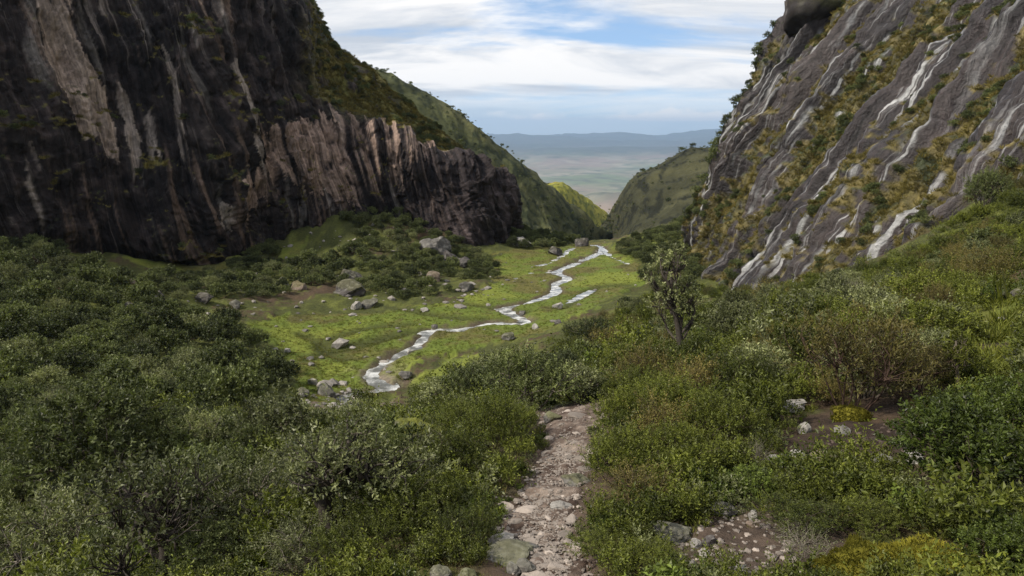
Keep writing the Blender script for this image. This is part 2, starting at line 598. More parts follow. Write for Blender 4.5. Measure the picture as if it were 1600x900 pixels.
STRIPS = [[(185, 400), (300, 398), (380, 390), (385, 410), (330, 430), (250, 425)], [(430, 385), (470, 378), (480, 365), (470, 410), (440, 412)],
          [(1480, 520), (1600, 440), (1600, 600), (1480, 590)], [(940, 385), (1070, 330), (1080, 350), (990, 405)], [(640, 600), (700, 560), (800, 545), (760, 600)]]


def land_z(x, y):
    x = np.asarray(x, float)
    y = np.asarray(y, float)
    z = base_z(x, y)
    P = np.stack([x, y, np.zeros_like(x)], -1)
    r = np.hypot(x, y)
    px, py, _ = to_px(np.stack([x, y, z], -1))
    fl = in_poly(px, py, MEADOW) & (y > 50)
    z = z + np.where(fl, 0.10, 0.0) * np.abs(fbm(P / 1.4, 3, 15))
    amp = np.where(fl, 0.10, 0.5) * np.clip(r / 25.0, 0.25, 2.0)
    z = z + amp * (fbm(P / 9.0, 4, 3) + 0.35 * fbm(P / 1.7, 3, 9) * np.clip(r / 40, 0.4, 1))
    z = z + 0.055 * fbm(P / 0.38, 3, 12) * (r < 28)
    ds, par = dist_line(x, y, STREAM[:, :2])
    w = np.interp(par, np.arange(84), s_width) / 2
    z = z - 0.55 * sstep(w + 0.7, w - 0.3, ds) * (r > 30)
    z = z + 0.26 * fbm(P / 2.0, 3, 8) * sstep(5.0, 1.5, ds) * (r > 30)
    for S in SIDES:
        d2, _ = dist_line(x, y, S[:, :2])
        z = z - (0.3 - 0.5 * fbm(P / 2.0, 2, 6)) * sstep(1.3, 0.2, d2)
    for S in OLD:
        d2, _ = dist_line(x, y, S[:, :2])
        z = z - 0.3 * sstep(1.3, 0.2, d2)
    dp, pp = dist_line(x, y, PC[:, :2])
    hw = np.interp(pp, np.arange(26), PW)
    z = z - 0.10 * sstep(hw + 0.35, hw - 0.1, dp) * (r < 25)
    return z


# ------------------------------------------------------------------ ground sheet
def build_ground():
    az = np.concatenate([np.linspace(-180, -46, 40)[:-1], np.linspace(-46, 46, 440), np.linspace(46, 180, 40)[1:]])
    az = np.radians(az)
    r = np.concatenate([[0.4], np.geomspace(2.5, 235, 520), np.linspace(240, 420, 24)])
    A, R = np.meshgrid(az, r)
    X, Y = R * np.sin(A), R * np.cos(A)
    Z = land_z(X, Y)
    G = np.stack([X, Y, Z], -1)
    px, py, f = to_px(G)
    P2 = np.stack([X, Y, np.zeros_like(X)], -1)
    n1 = fbm(P2 / 14.0, 4, 21)
    n2 = fbm(P2 / 3.5, 4, 31)
    n3 = fbm(P2 / 0.9, 3, 41)
    warp = 14 * n2
    # shrubby slope litter and herbs
    c = np.zeros(G.shape) + np.array([0.060, 0.066, 0.022])
    c = cmix(c, (0.105, 0.115, 0.030), sstep(-0.1, 0.5, n2 + 0.4 * n3))
    c = cmix(c, (0.075, 0.052, 0.034), sstep(0.15, 0.6, n1 - 0.5 * n3))
    front = Y > 1
    md = in_poly(px + warp, py + warp * 0.4, MEADOW) & front & (Y > 55)
    g = np.zeros(G.shape) + np.array([0.110, 0.142, 0.026])
    g = cmix(g, (0.165, 0.190, 0.034), sstep(0.0, 0.5, n1 + 0.5 * n2))
    g = cmix(g, (0.125, 0.105, 0.038), sstep(0.05, 0.5, -n1 + 0.6 * n2 + 0.25 * sstep(110, 130, Y)) * 0.8)
    g = cmix(g, (0.060, 0.055, 0.022), sstep(0.25, 0.6, n2 - 0.5 * n1) * 0.6)
    for S in OLD:
        d2, _ = dist_line(X, Y, S[:, :2])
        g = cmix(g, (0.055, 0.060, 0.020), sstep(1.9, 0.3, d2 + 0.5 * n3) * 0.85)
    c = np.where(md[..., None], g, c)
    for S in STRIPS:
        m = in_poly(px + warp, py + warp * 0.4, S) & front
        c = np.where(m[..., None], lerp(g, np.array([0.15, 0.155, 0.04]), 0.3), c)
    ds, par = dist_line(X, Y, STREAM[:, :2])
    w = np.interp(par, np.arange(84), s_width) / 2
    bank = sstep(w + 1.3, w - 0.1, ds + 0.7 * n3) * (R > 30)
    c = cmix(c, (0.085, 0.066, 0.046), bank)
    bar = sstep(4.2, 1.0, ds + 2.2 * n2) * sstep(0.25, 0.5, n1 + 0.3 * n2) * (R > 30)
    c = cmix(c, (0.20, 0.165, 0.13), bar * 0.8)
    # bare earth by the trail and the dug-out bank on the right
    for (bx, by, br, cc) in ((1345, 695, 0.95, (0.040, 0.028, 0.022)), (1200, 862, 0.8, (0.085, 0.062, 0.048)), (1560, 545, 1.3, (0.07, 0.05, 0.038)), (1450, 630, 0.8, (0.045, 0.032, 0.025))):
        q = cast(bx, by)[0][0]
        dd = np.hypot(X - q[0], (Y - q[1]) * 0.7)
        c = cmix(c, cc, sstep(br * 1.25, br * 0.7, dd + 0.5 * n3))
    dp, pp = dist_line(X, Y, PC[:, :2])
    hw = np.interp(pp, np.arange(26), PW)
    c = cmix(c, (0.10, 0.072, 0.055), sstep(hw + 0.4, hw, dp + 0.25 * n3) * (R < 25))
    me = mesh_np('ground', G, grid_faces(len(r), len(az)), c, [M_ground])
    link('ground', me, kind='structure', label='rolling valley ground with boggy meadow and shrubby slopes')


build_ground()


# ------------------------------------------------------------------ cliffs
def net(rows):
    """control net given as columns of (px, py, Y) -> 3D array [row, column]"""
    return np.array([[at(*p) for p in colm] for colm in rows]).transpose(1, 0, 2)


def cliff_left():
    cols = [
        [(-520, 400, 84), (-520, 200, 88), (-520, 0, 95), (-520, -300, 108), (-520, -700, 130), (-520, -900, 170)],
        [(-220, 390, 104), (-220, 200, 108), (-220, 20, 115), (-220, -230, 128), (-220, -600, 150), (-220, -800, 200)],
        [(0, 385, 118), (0, 230, 121), (0, 60, 128), (0, -180, 140), (0, -480, 160), (0, -650, 210)],
        [(150, 402, 127), (150, 280, 131), (150, 90, 139), (150, -140, 150), (150, -400, 170), (150, -560, 220)],
        [(260, 412, 133), (262, 330, 134), (265, 150, 145), (265, -60, 155), (265, -320, 176), (265, -470, 226)],
        [(335, 412, 137), (335, 320, 139), (335, 160, 148), (335, -30, 158), (335, -250, 178), (335, -380, 230)],
        [(400, 400, 147), (405, 320, 150), (405, 190, 155), (405, 30, 163), (400, -150, 182), (395, -290, 236)],
        [(470, 395, 155), (472, 310, 158), (474, 205, 161), (470, 85, 170), (455, -60, 186), (440, -200, 240)],
        [(535, 392, 160), (537, 310, 162), (536, 235, 164), (522, 140, 174), (504, 42, 190), (490, 30, 240)],
        [(600, 390, 164), (602, 315, 166), (602, 240, 167), (590, 180, 178), (585, 112, 202), (590, 150, 245)],
        [(655, 395, 164), (658, 320, 166), (660, 252, 168), (645, 212, 178), (640, 162, 204), (655, 190, 245)],
        [(705, 402, 163), (708, 330, 165), (708, 262, 168), (692, 232, 178), (690, 204, 200), (710, 230, 240)],
        [(750, 405, 166), (752, 335, 168), (745, 275, 171), (734, 250, 178), (732, 236, 196), (755, 260, 235)],
        [(782, 402, 173), (784, 345, 175), (776, 297, 178), (762, 273, 184), (760, 263, 197), (785, 290, 230)],
        [(793, 400, 186), (790, 350, 188), (782, 308, 190), (770, 288, 196), (765, 280, 205), (795, 310, 228)],
        [(785, 400, 215), (780, 360, 216), (770, 325, 216), (765, 306, 218), (762, 300, 220), (788, 330, 230)],
    ]
    N = net(cols)
    nr, nc = 360, 640
    G = resample(N, nr)
    G = resample(G.transpose(1, 0, 2), nc).transpose(1, 0, 2)
    nrm = grid_normals(G)
    if nrm[nr // 3, nc // 2] @ (-G[nr // 3, nc // 2]) < 0:
        nrm = -nrm
    # distances along and up the face
    s = np.cumsum(np.linalg.norm(np.diff(G[nr // 3], axis=0, prepend=G[nr // 3][:1]), axis=-1))
    S = np.repeat(s[None, :], nr, 0)
    T = G[..., 2]
    row = np.repeat(np.linspace(0, 5, nr)[:, None], nc, 1)
    px, py, _ = to_px(G)
    O = np.zeros_like(S)
    wob = 2.0 * fbm(np.stack([S / 30, T / 40, O], -1), 3, 2)
    # vertical flutes, slanting slabs and joints
    fl1 = ridged(np.stack([(S + wob + 0.32 * T) / 13, T / 80, O], -1), 3, 4)
    fl2 = ridged(np.stack([(S + wob + 0.28 * T) / 4.2, T / 40, O], -1), 3, 14)
    slab = fbm(np.stack([(S + 0.5 * T) / 15, (T - 0.4 * S) / 38, O], -1), 4, 24)
    fine = fbm(G / 3.2, 5, 34)
    brow = sstep(2.3, 3.0, row)
    rock = 1 - brow * sstep(440, 520, px)
    shelf = pnoise(np.stack([S / 45, T / 7.0, O], -1), 44)
    step = np.round(slab * 3) / 3
    blk = fbm(np.stack([(S + wob + 0.34 * T) / 6.5, (T - 0.25 * S) / 17, O], -1), 3, 27)
    blk = np.round(blk * 5) / 5
    frac = np.mod((T - 0.45 * S) / 9.0 + 1.6 * fbm(np.stack([S / 18, T / 18, O], -1), 3, 28), 1.0)
    D = rock * (2.2 * blk + 0.7 * frac * sstep(-0.2, 0.3, slab) + 1.7 * fl1 + 0.75 * fl2 + 2.4 * step + 1.2 * slab + 0.25 * sstep(0.1, 0.3, shelf)) + 0.55 * fine
    D += (1 - rock) * (1.6 * fbm(G / 12.0, 4, 54) + 0.7 * ridged(G / 6.0, 3, 55) - 1.6)
    edge = sstep(0, 0.25, row)
    D = D * lerp(0.5, 1.0, edge)
    G2 = G + nrm * D[..., None]
    n2 = grid_normals(G2)
    n2 = np.where((n2 * nrm).sum(-1, keepdims=True) < 0, -n2, n2)
    upness = n2[..., 2]
    # colours
    st1 = fbm(np.stack([(S + wob + 0.30 * T) / 2.4, T / 42, O], -1), 4, 61, 0.6)
    st2 = fbm(np.stack([(S + wob + 0.30 * T) / 2.6, T / 30, O], -1), 3, 62, 0.6)
    bl = fbm(np.stack([S / 26, T / 30, O], -1), 4, 63)
    c = np.zeros(G.shape) + np.array([0.027, 0.0205, 0.0205])
    c = cmix(c, (0.062, 0.046, 0.044), sstep(0.0, 0.5, fine + 0.4 * st1))
    c = cmix(c, (0.012, 0.0095, 0.010), sstep(0.05, 0.45, bl + 0.5 * st1) * 0.8)
    wx = px + 14 * bl + 12 * st1
    wx = wx + 8 * fine
    wy = py + 18 * bl + 14 * fine + 34 * st1 + 22 * st2

    def patch(poly, soft=1.0):
        return in_poly(wx, wy, poly).astype(float)
    tan = patch([(35, -40), (95, -40), (110, 60), (140, 110), (165, 160), (188, 262), (150, 240), (105, 195), (85, 150), (62, 60)])
    pink = patch([(405, 215), (450, 205), (520, 185), (560, 200), (620, 225), (700, 232), (706, 255), (650, 262), (612, 300), (560, 322), (470, 318), (440, 290), (400, 310), (385, 350), (360, 310), (410, 260)])
    pink = pink * sstep(-0.30, 0.12, st1 + 0.35 * bl + 0.05)
    str1 = patch([(255, 105), (275, 120), (300, 255), (310, 300), (285, 250), (262, 150)]) + patch([(355, 115), (375, 120), (395, 250), (402, 290), (375, 240), (365, 170)])
    str1 += patch([(190, 155), (208, 160), (228, 270), (205, 275)]) + patch([(225, 180), (240, 185), (258, 270), (240, 270)]) + patch([(150, -20), (165, -20), (165, 30), (150, 25)])
    str1 += patch([(345, 340), (372, 335), (376, 365), (348, 372)]) + patch([(10, 220), (28, 225), (55, 350), (45, 360), (20, 290)]) + patch([(0, 310), (12, 330), (16, 345), (0, 345)])
    c = cmix(c, (0.41, 0.32, 0.265), np.clip(tan, 0, 1) * (0.75 + 0.25 * sstep(-0.3, 0.3, st2)) * sstep(-0.75, -0.1, st1))
    c = cmix(c, (0.40, 0.285, 0.23), np.clip(pink, 0, 1) * 0.85 * sstep(-0.6, 0.1, fine + 0.5 * st2 + 0.2))
    c = cmix(c, (0.36, 0.30, 0.26), np.clip(str1, 0, 1) * 0.8 * sstep(-0.4, 0.1, st2))
    face = rock * sstep(-20, 10, py - 10)
    c = cmix(c, (0.18, 0.125, 0.098), sstep(0.36, 0.62, st1 + 0.2 * bl) * rock * 0.75)
    c = cmix(c, (0.30, 0.27, 0.25), sstep(0.52, 0.8, st2 + 0.25 * st1) * rock * 0.4)
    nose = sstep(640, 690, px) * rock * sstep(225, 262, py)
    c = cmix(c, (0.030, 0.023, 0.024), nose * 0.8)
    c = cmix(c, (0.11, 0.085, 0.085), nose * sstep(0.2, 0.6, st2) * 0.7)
    # grass and moss on the dome and on ledges
    vn = fbm(G / 7.0, 4, 71)
    veg = (1 - rock) * sstep(-0.75, -0.2, vn + 0.8 * upness - 0.35) + rock * sstep(0.74, 0.95, upness + 0.35 * vn) * 0.9 * (1 - sstep(620, 680, px))
    dome_r = (1 - rock) * sstep(0.15, 0.45, fbm(G / 5.0, 4, 73) - 0.3 * upness)
    veg = np.clip(veg * (1 - 0.8 * dome_r), 0, 1)
    gcol = np.zeros(G.shape) + np.array([0.115, 0.110, 0.028])
    gcol = cmix(gcol, (0.21, 0.18, 0.05), sstep(-0.1, 0.5, vn))
    gcol = cmix(gcol, (0.045, 0.055, 0.018), sstep(0.1, 0.5, fbm(G / 4.0, 3, 72)))
    c = c + (gcol - c) * veg[..., None]
    c = np.clip(c, 0.006, 1)
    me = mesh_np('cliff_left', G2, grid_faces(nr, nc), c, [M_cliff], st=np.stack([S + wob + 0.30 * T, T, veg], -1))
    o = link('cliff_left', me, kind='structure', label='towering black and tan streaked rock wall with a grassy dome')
    return G2, n2, veg, c, px, py


def cliff_right():
    cols = [
        [(1180, 420, 240), (1200, 330, 244), (1235, 235, 248), (1275, 140, 254), (1330, 20, 262), (1420, -150, 285), (1500, -300, 330)],
        [(1120, 425, 190), (1140, 345, 192), (1175, 260, 195), (1215, 170, 200), (1270, 60, 206), (1360, -120, 225), (1450, -300, 270)],
        [(1072, 432, 150), (1085, 350, 151), (1117, 262, 153), (1155, 178, 156), (1200, 90, 161), (1275, -60, 174), (1370, -280, 215)],
        [(1085, 465, 131), (1120, 380, 133), (1170, 270, 137), (1225, 160, 141), (1285, 50, 147), (1375, -110, 160), (1480, -330, 200)],
        [(1130, 480, 114), (1190, 370, 118), (1250, 265, 122), (1315, 150, 128), (1385, 30, 134), (1480, -130, 147), (1590, -360, 185)],
        [(1210, 480, 98), (1275, 370, 102), (1345, 250, 107), (1415, 130, 113), (1490, 0, 120), (1590, -170, 132), (1710, -400, 168)],
        [(1330, 452, 82), (1390, 345, 86), (1465, 225, 91), (1545, 100, 97), (1625, -30, 104), (1730, -200, 116), (1860, -450, 150)],
        [(1435, 405, 73), (1505, 290, 77), (1590, 165, 82), (1680, 35, 89), (1770, -100, 96), (1890, -280, 108), (2030, -550, 140)],
        [(1565, 330, 67), (1650, 210, 71), (1750, 75, 76), (1855, -60, 83), (1960, -200, 91), (2090, -390, 103), (2250, -680, 135)],
        [(1780, 300, 57), (1890, 160, 61), (2010, 10, 67), (2130, -140, 74), (2260, -300, 82), (2400, -520, 95), (2600, -860, 125)],
        [(2300, 280, 40), (2450, 100, 44), (2600, -80, 50), (2780, -280, 57), (2950, -500, 65), (3200, -800, 78), (3500, -1300, 105)],
    ]
    N = net(cols)
    nr, nc = 380, 700
    G = resample(N, nr)
    # grid lines lean with the slabs: further up the face they move toward the viewer
    dense = resample(G.transpose(1, 0, 2), 2001)
    uu = np.clip(np.linspace(-1.2, 10, nc)[None, :] + 0.24 * np.linspace(0, 6, nr)[:, None], 0, 10) * 200.0
    k0 = np.clip(np.floor(uu).astype(int), 0, 1999)
    ff = (uu - k0)[..., None]
    ri_ = np.arange(nr)[:, None]
    G = dense[k0, ri_] * (1 - ff) + dense[k0 + 1, ri_] * ff
    nrm = grid_normals(G)
    if nrm[nr // 3, nc // 2] @ np.array([-1.0, 0, 0.5]) < 0:
        nrm = -nrm
    s = np.cumsum(np.linalg.norm(np.diff(G[nr // 4], axis=0, prepend=G[nr // 4][:1]), axis=-1))
    S = np.repeat(s[None, :], nr, 0)
    T = np.cumsum(np.linalg.norm(np.diff(G[:, nc // 2], axis=0, prepend=G[:1, nc // 2]), axis=-1))
    T = np.repeat(T[:, None], nc, 1)
    O = np.zeros_like(S)
    px, py, _ = to_px(G)
    row = np.repeat(np.linspace(0, 6, nr)[:, None], nc, 1)
    wob = 0.35 * fbm(np.stack([S / 24, T / 60, O], -1), 2, 2)
    Sw = S - 0.04 * T + wob
    rib = fbm(np.stack([Sw / 8.0, T / 60, O], -1), 3, 5)
    rib2 = ridged(np.stack([Sw / 3.4, T / 30, O], -1), 3, 15)
    lump = fbm(np.stack([Sw / 7.0, T / 9.0, O], -1), 4, 25)
    strata = pnoise(np.stack([Sw / 14.0, (T + 0.55 * S + wob) / 1.6, O], -1), 29)
    fine = fbm(G / 2.6, 5, 35)
    bulge = np.maximum(rib, -0.1)
    saw = np.mod(Sw / 4.6 + 0.5 * fbm(np.stack([Sw / 12, T / 110, O], -1), 2, 26), 1.0)
    saw = np.where(saw < 0.72, saw / 0.72, (1 - saw) / 0.28)
    saw2 = fbm(np.stack([Sw / 3, T / 7, O], -1), 3, 30)
    D = -2.2 + 1.7 * saw + 0.6 * saw2 + 4.2 * bulge + 0.7 * rib2 + 1.3 * lump + 0.10 * strata * (rib > 0) + 0.45 * fine
    D = D * lerp(0.6, 1, sstep(0, 0.4, row))
    G2 = G + nrm * D[..., None]
    n2 = grid_normals(G2)
    n2 = np.where((n2 * nrm).sum(-1, keepdims=True) < 0, -n2, n2)
    upness = n2[..., 2] - nrm[..., 2]
    vn = fbm(np.stack([Sw / 8, T / 16, O], -1), 4, 81)
    vn2 = fbm(G / 2.2, 3, 82)
    veg = sstep(-0.02, 0.22, -rib * 0.9 + 0.55 * vn + 0.5 * upness + 0.45 * vn2 + 0.17)
    st1 = fbm(np.stack([Sw / 1.5, T / 34, O], -1), 4, 91, 0.6)
    st2 = fbm(np.stack([Sw / 1.6, T / 26, O], -1), 3, 92, 0.6)
    bl = fbm(np.stack([Sw / 14, T / 22, O], -1), 4, 93)
    c = np.zeros(G.shape) + np.array([0.031, 0.0225, 0.0225])
    c = cmix(c, (0.055, 0.042, 0.040), sstep(-0.1, 0.5, bl + 0.4 * fine))
    c = cmix(c, (0.026, 0.021, 0.023), sstep(0.0, 0.42, -bl + 0.55 * st1) * 0.85)
    c = cmix(c, (0.055, 0.045, 0.048), sstep(0.1, 0.5, strata) * 0.5)
    c = cmix(c, (0.34, 0.34, 0.34), sstep(0.42, 0.66, st1 + 0.35 * st2 + 0.15 * bl) * 0.85)  # whitish streaks: sky reflection on wet slabs, put into the colour
    c = cmix(c, (0.012, 0.010, 0.011), sstep(0.45, 0.75, -st1 + 0.2 * st2) * 0.7)
    gcol = np.zeros(G.shape) + np.array([0.088, 0.076, 0.022])
    gcol = cmix(gcol, (0.165, 0.130, 0.040), sstep(-0.1, 0.45, vn2 + 0.4 * vn))
    gcol = cmix(gcol, (0.045, 0.055, 0.018), sstep(0.05, 0.4, -vn2 + 0.6 * lump))
    c = c + (gcol - c) * veg[..., None]
    c = np.clip(c, 0.006, 1)
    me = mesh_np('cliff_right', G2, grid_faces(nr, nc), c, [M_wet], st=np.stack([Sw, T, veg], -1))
    link('cliff_right', me, kind='structure', label='steep slabby rock face with painted pale wet sheen streaks and tussock ledges')
    return G2, n2, veg, c, px, py


CL = cliff_left()
CR = cliff_right()


# ------------------------------------------------------------------ ridges further down the valley, the mountain behind the right cliff, the plain
HILLS = {}


def ruled(name, crest, base, back, nr, nc, amp, colfn, mat, label, seed, gully=26.0):
    C, B = np.array(crest, float), np.array(base, float)
    C3, B3 = at(*C.T), at(*B.T)
    K3 = C3 + np.array(back, float)
    M3 = 0.5 * (C3 + B3) + np.array([0, 0, -0.04]) * np.linalg.norm(C3 - B3, axis=1, keepdims=True)
    N = np.stack([B3, M3, C3, K3])
    return patch3(name, N, nr, nc, amp, colfn, mat, label, seed, gully)


def patch3(name, N, nr, nc, amp, colfn, mat, label, seed, gully):
    G = resample(N, nr)
    G = resample(G.transpose(1, 0, 2), nc).transpose(1, 0, 2)
    s = np.cumsum(np.linalg.norm(np.diff(G[nr // 3], axis=0, prepend=G[nr // 3][:1]), axis=-1))
    S = np.repeat(s[None, :], nr, 0)
    T = np.repeat(np.cumsum(np.linalg.norm(np.diff(G[:, nc // 2], axis=0, prepend=G[:1, nc // 2]), axis=-1))[:, None], nc, 1)
    O = np.zeros_like(S)
    w = gully * 0.6 * fbm(np.stack([S, T, O], -1) / (gully * 2), 3, seed)
    D = amp * (0.8 * ridged(np.stack([(S + w) / gully, T / (gully * 5), O], -1), 3, seed + 1) + 1.0 * fbm(G / (gully * 0.9), 5, seed + 2))
    G2 = G + np.array([0, 0, 1.0]) * D[..., None] * 0.6
    c = colfn(G2, S, T, D)
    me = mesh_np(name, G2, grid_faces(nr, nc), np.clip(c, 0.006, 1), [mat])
    HILLS[name] = G2
    return link(name, me, kind='structure', label=label)


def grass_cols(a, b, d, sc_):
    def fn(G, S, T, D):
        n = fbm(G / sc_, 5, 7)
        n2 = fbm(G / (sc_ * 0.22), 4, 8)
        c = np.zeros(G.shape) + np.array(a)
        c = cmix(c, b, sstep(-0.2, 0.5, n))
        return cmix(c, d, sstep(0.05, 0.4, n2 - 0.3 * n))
    return fn


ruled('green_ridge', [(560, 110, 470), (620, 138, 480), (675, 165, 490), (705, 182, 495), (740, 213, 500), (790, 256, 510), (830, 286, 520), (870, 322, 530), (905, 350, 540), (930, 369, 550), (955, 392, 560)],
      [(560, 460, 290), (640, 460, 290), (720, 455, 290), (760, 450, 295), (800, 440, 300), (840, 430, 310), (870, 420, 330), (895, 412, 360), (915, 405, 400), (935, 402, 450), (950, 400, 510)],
      (-60, 190, -120), 150, 260, 4.5, grass_cols((0.068, 0.074, 0.032), (0.100, 0.100, 0.044), (0.030, 0.036, 0.018), 30.0), M_hill, 'green mountainside painted in cloud shade falling to the valley mouth', 101)  # darker grass tones carry the cloud shade over this ridge
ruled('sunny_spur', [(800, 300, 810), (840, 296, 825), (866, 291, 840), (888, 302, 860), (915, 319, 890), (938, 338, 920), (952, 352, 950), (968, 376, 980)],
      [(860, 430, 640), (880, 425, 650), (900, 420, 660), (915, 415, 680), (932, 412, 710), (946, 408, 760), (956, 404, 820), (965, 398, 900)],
      (-80, 220, -120), 120, 160, 4.5, grass_cols((0.20, 0.195, 0.034), (0.27, 0.245, 0.045), (0.10, 0.11, 0.025), 30.0), M_hill, 'yellow green spur with painted sunlight at the valley mouth', 111)  # bright yellow grass tones carry a painted patch of sunlight
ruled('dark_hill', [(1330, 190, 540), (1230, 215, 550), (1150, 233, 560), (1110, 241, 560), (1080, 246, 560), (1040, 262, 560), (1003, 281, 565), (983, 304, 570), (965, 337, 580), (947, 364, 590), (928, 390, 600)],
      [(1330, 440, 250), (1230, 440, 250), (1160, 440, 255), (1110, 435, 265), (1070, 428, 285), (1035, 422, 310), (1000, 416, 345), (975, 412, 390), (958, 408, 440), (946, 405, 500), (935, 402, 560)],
      (80, 190, -110), 150, 220, 4.0, grass_cols((0.044, 0.044, 0.024), (0.070, 0.068, 0.034), (0.020, 0.021, 0.014), 35.0), M_hill, 'dark rounded hill closing the valley mouth', 121)  # cloud shadow is painted in as dark tones; nothing shades this hill


def mountain_right():
    ys = [-260, -120, 0, 100, 200, 300, 390, 470, 560]
    hs = [190, 230, 245, 245, 240, 230, 190, 110, 40]
    rows = []
    for k in range(5):
        r_ = []
        for y, h in zip(ys, hs):
            xf = 0.42 * max(y, 60) + 62
            r_.append([(xf, y, -30), (xf + 60, y, h * 0.28), (xf + 140, y, h * 0.68), (xf + 230, y, h), (xf + 420, y, h * 0.5)][k])
        rows.append(r_)
    patch3('mountainside', np.array(rows, float), 120, 160, 7.0, grass_cols((0.06, 0.066, 0.028), (0.10, 0.095, 0.045), (0.07, 0.06, 0.055), 50.0), M_hill,
           'high mountain shoulder rising behind the slabby cliff', 131, 40.0)


mountain_right()


def plain():
    az = np.radians(np.concatenate([np.linspace(-180, -32, 60)[:-1], np.linspace(-32, 32, 420), np.linspace(32, 180, 60)[1:]]))
    r = np.geomspace(1200, 37000, 320)
    A, R = np.meshgrid(az, r)
    X, Y = R * np.sin(A), R * np.cos(A)
    P = np.stack([X, Y, np.zeros_like(X)], -1)
    h = -760 + 55 * fbm(P / 2600, 5, 201) + 12 * fbm(P / 700, 4, 202)
    m = ridged(P / 4600, 6, 203, 0.55)
    m2 = ridged(P / 4200, 5, 206)
    lo = 0.55 + 1.3 * np.clip(fbm(P / 15000, 2, 207) + 0.15, -0.3, 0.8)
    m = m * lo
    h += sstep(12000, 19000, R) * (40 + 150 * np.clip(m2, -0.2, 1.5)) + sstep(21000, 33000, R) * (30 + 330 * np.clip(m, -0.3, 1.3))
    h += sstep(5200, 6200, R) * sstep(9000, 7000, R) * (110 * np.clip(ridged(P / 1900, 4, 204), 0, 2)) * sstep(0.05, 0.13, A)
    n = fbm(P / 3000, 5, 211)
    n2 = fbm(P / 900, 4, 212)
    n3 = fbm(P / 420, 3, 213)
    c = np.zeros(P.shape) + np.array([0.22, 0.20, 0.13])
    c = cmix(c, (0.27, 0.19, 0.15), sstep(0.0, 0.4, n))
    c = cmix(c, (0.12, 0.17, 0.07), sstep(0.02, 0.35, -n + 0.4 * n2))
    c = cmix(c, (0.33, 0.29, 0.22), sstep(0.15, 0.5, n2))
    c = cmix(c, (0.07, 0.09, 0.05), sstep(0.2, 0.5, n3 - 0.3 * n))
    c = lerp(c, np.array([0.20, 0.18, 0.13]), 0.4)
    c = cmix(c, (0.075, 0.08, 0.065), sstep(60, 260, h + 760) * 0.9)
    G = np.stack([X, Y, h], -1)
    me = mesh_np('plain', G, grid_faces(len(r), len(az)), c, [M_plain])
    link('plain', me, kind='structure', label='wide hazy farmed plain with low mountains beyond')


plain()

# air: pale and even, from below the plain to above the highest ground
def haze():
    L = 40000.0
    z0, z1 = -1010.0, 480.0
    V = [(-L, -L, z0), (L, -L, z0), (L, L, z0), (-L, L, z0), (-L, -L, z1), (L, -L, z1), (L, L, z1), (-L, L, z1)]
    F = np.array([(0, 3, 2, 1), (4, 5, 6, 7), (0, 1, 5, 4), (1, 2, 6, 5), (2, 3, 7, 6), (3, 0, 4, 7)])
    m = bpy.data.materials.new('haze')
    m.use_nodes = True
    nt = m.node_tree
    nt.nodes.clear()
    out = nt.nodes.new('ShaderNodeOutputMaterial')
    pv = nt.nodes.new('ShaderNodeVolumePrincipled')
    pv.inputs['Color'].default_value = (0.50, 0.71, 1.0, 1)
    pv.inputs['Density'].default_value = 3.9e-5
    pv.inputs['Anisotropy'].default_value = 0.2
    nt.links.new(pv.outputs[0], out.inputs['Volume'])
    me = mesh_np('haze', V, F, None, [m], smooth=False)
    link('haze', me, kind='stuff', label='pale blue air between the valley and the far plain')


haze()


# ------------------------------------------------------------------ stream
def ribbon(L, W, zoff, ns=9):
    T = unit(np.gradient(L[:, :2], axis=0))
    N = np.stack([-T[:, 1], T[:, 0]], -1)
    o = np.linspace(-1, 1, ns)
    X = L[:, None, 0] + N[:, None, 0] * o[None] * W[:, None]
    Y = L[:, None, 1] + N[:, None, 1] * o[None] * W[:, None]
    zc_ = base_z(L[:, 0], L[:, 1])
    Z = np.repeat((zc_ + zoff)[:, None], ns, 1)
    return np.stack([X, Y, Z], -1)


def water_mat():
    m, nt, b = mat_base('stream_water')
    geo = nt.nodes.new('ShaderNodeNewGeometry')
    mp = nt.nodes.new('ShaderNodeMapping')
    mp.inputs['Scale'].default_value = (1.0, 1.0, 0.3)
    nt.links.new(geo.outputs['Position'], mp.inputs[0])
    n1 = node(nt, 'ShaderNodeTexNoise')
    n1.inputs['Scale'].default_value = 0.6
    n1.inputs['Detail'].default_value = 6
    n1.inputs['Roughness'].default_value = 0.65
    nt.links.new(mp.outputs[0], n1.inputs[0])
    foam = ramp(nt, n1.outputs[0], [(0.38, 0.10), (0.70, 0.85)])
    c = mix(nt, foam, (0.055, 0.058, 0.05), (0.80, 0.80, 0.78))
    nt.links.new(c, b.inputs['Base Color'])
    nt.links.new(ramp(nt, foam, [(0.0, 0.06), (1.0, 0.55)], 'LINEAR'), b.inputs['Roughness'])
    b.inputs['IOR'].default_value = 1.333
    b.inputs['Specular IOR Level'].default_value = 0.7
    n2 = node(nt, 'ShaderNodeTexNoise')
    n2.inputs['Scale'].default_value = 4.0
    n2.inputs['Detail'].default_value = 4
    nt.links.new(geo.outputs['Position'], n2.inputs[0])
    bp = nt.nodes.new('ShaderNodeBump')
    bp.inputs['Strength'].default_value = 0.3
    bp.inputs['Distance'].default_value = 0.05
    nt.links.new(n2.outputs[0], bp.inputs['Height'])
    nt.links.new(bp.outputs[0], b.inputs['Normal'])
    return m


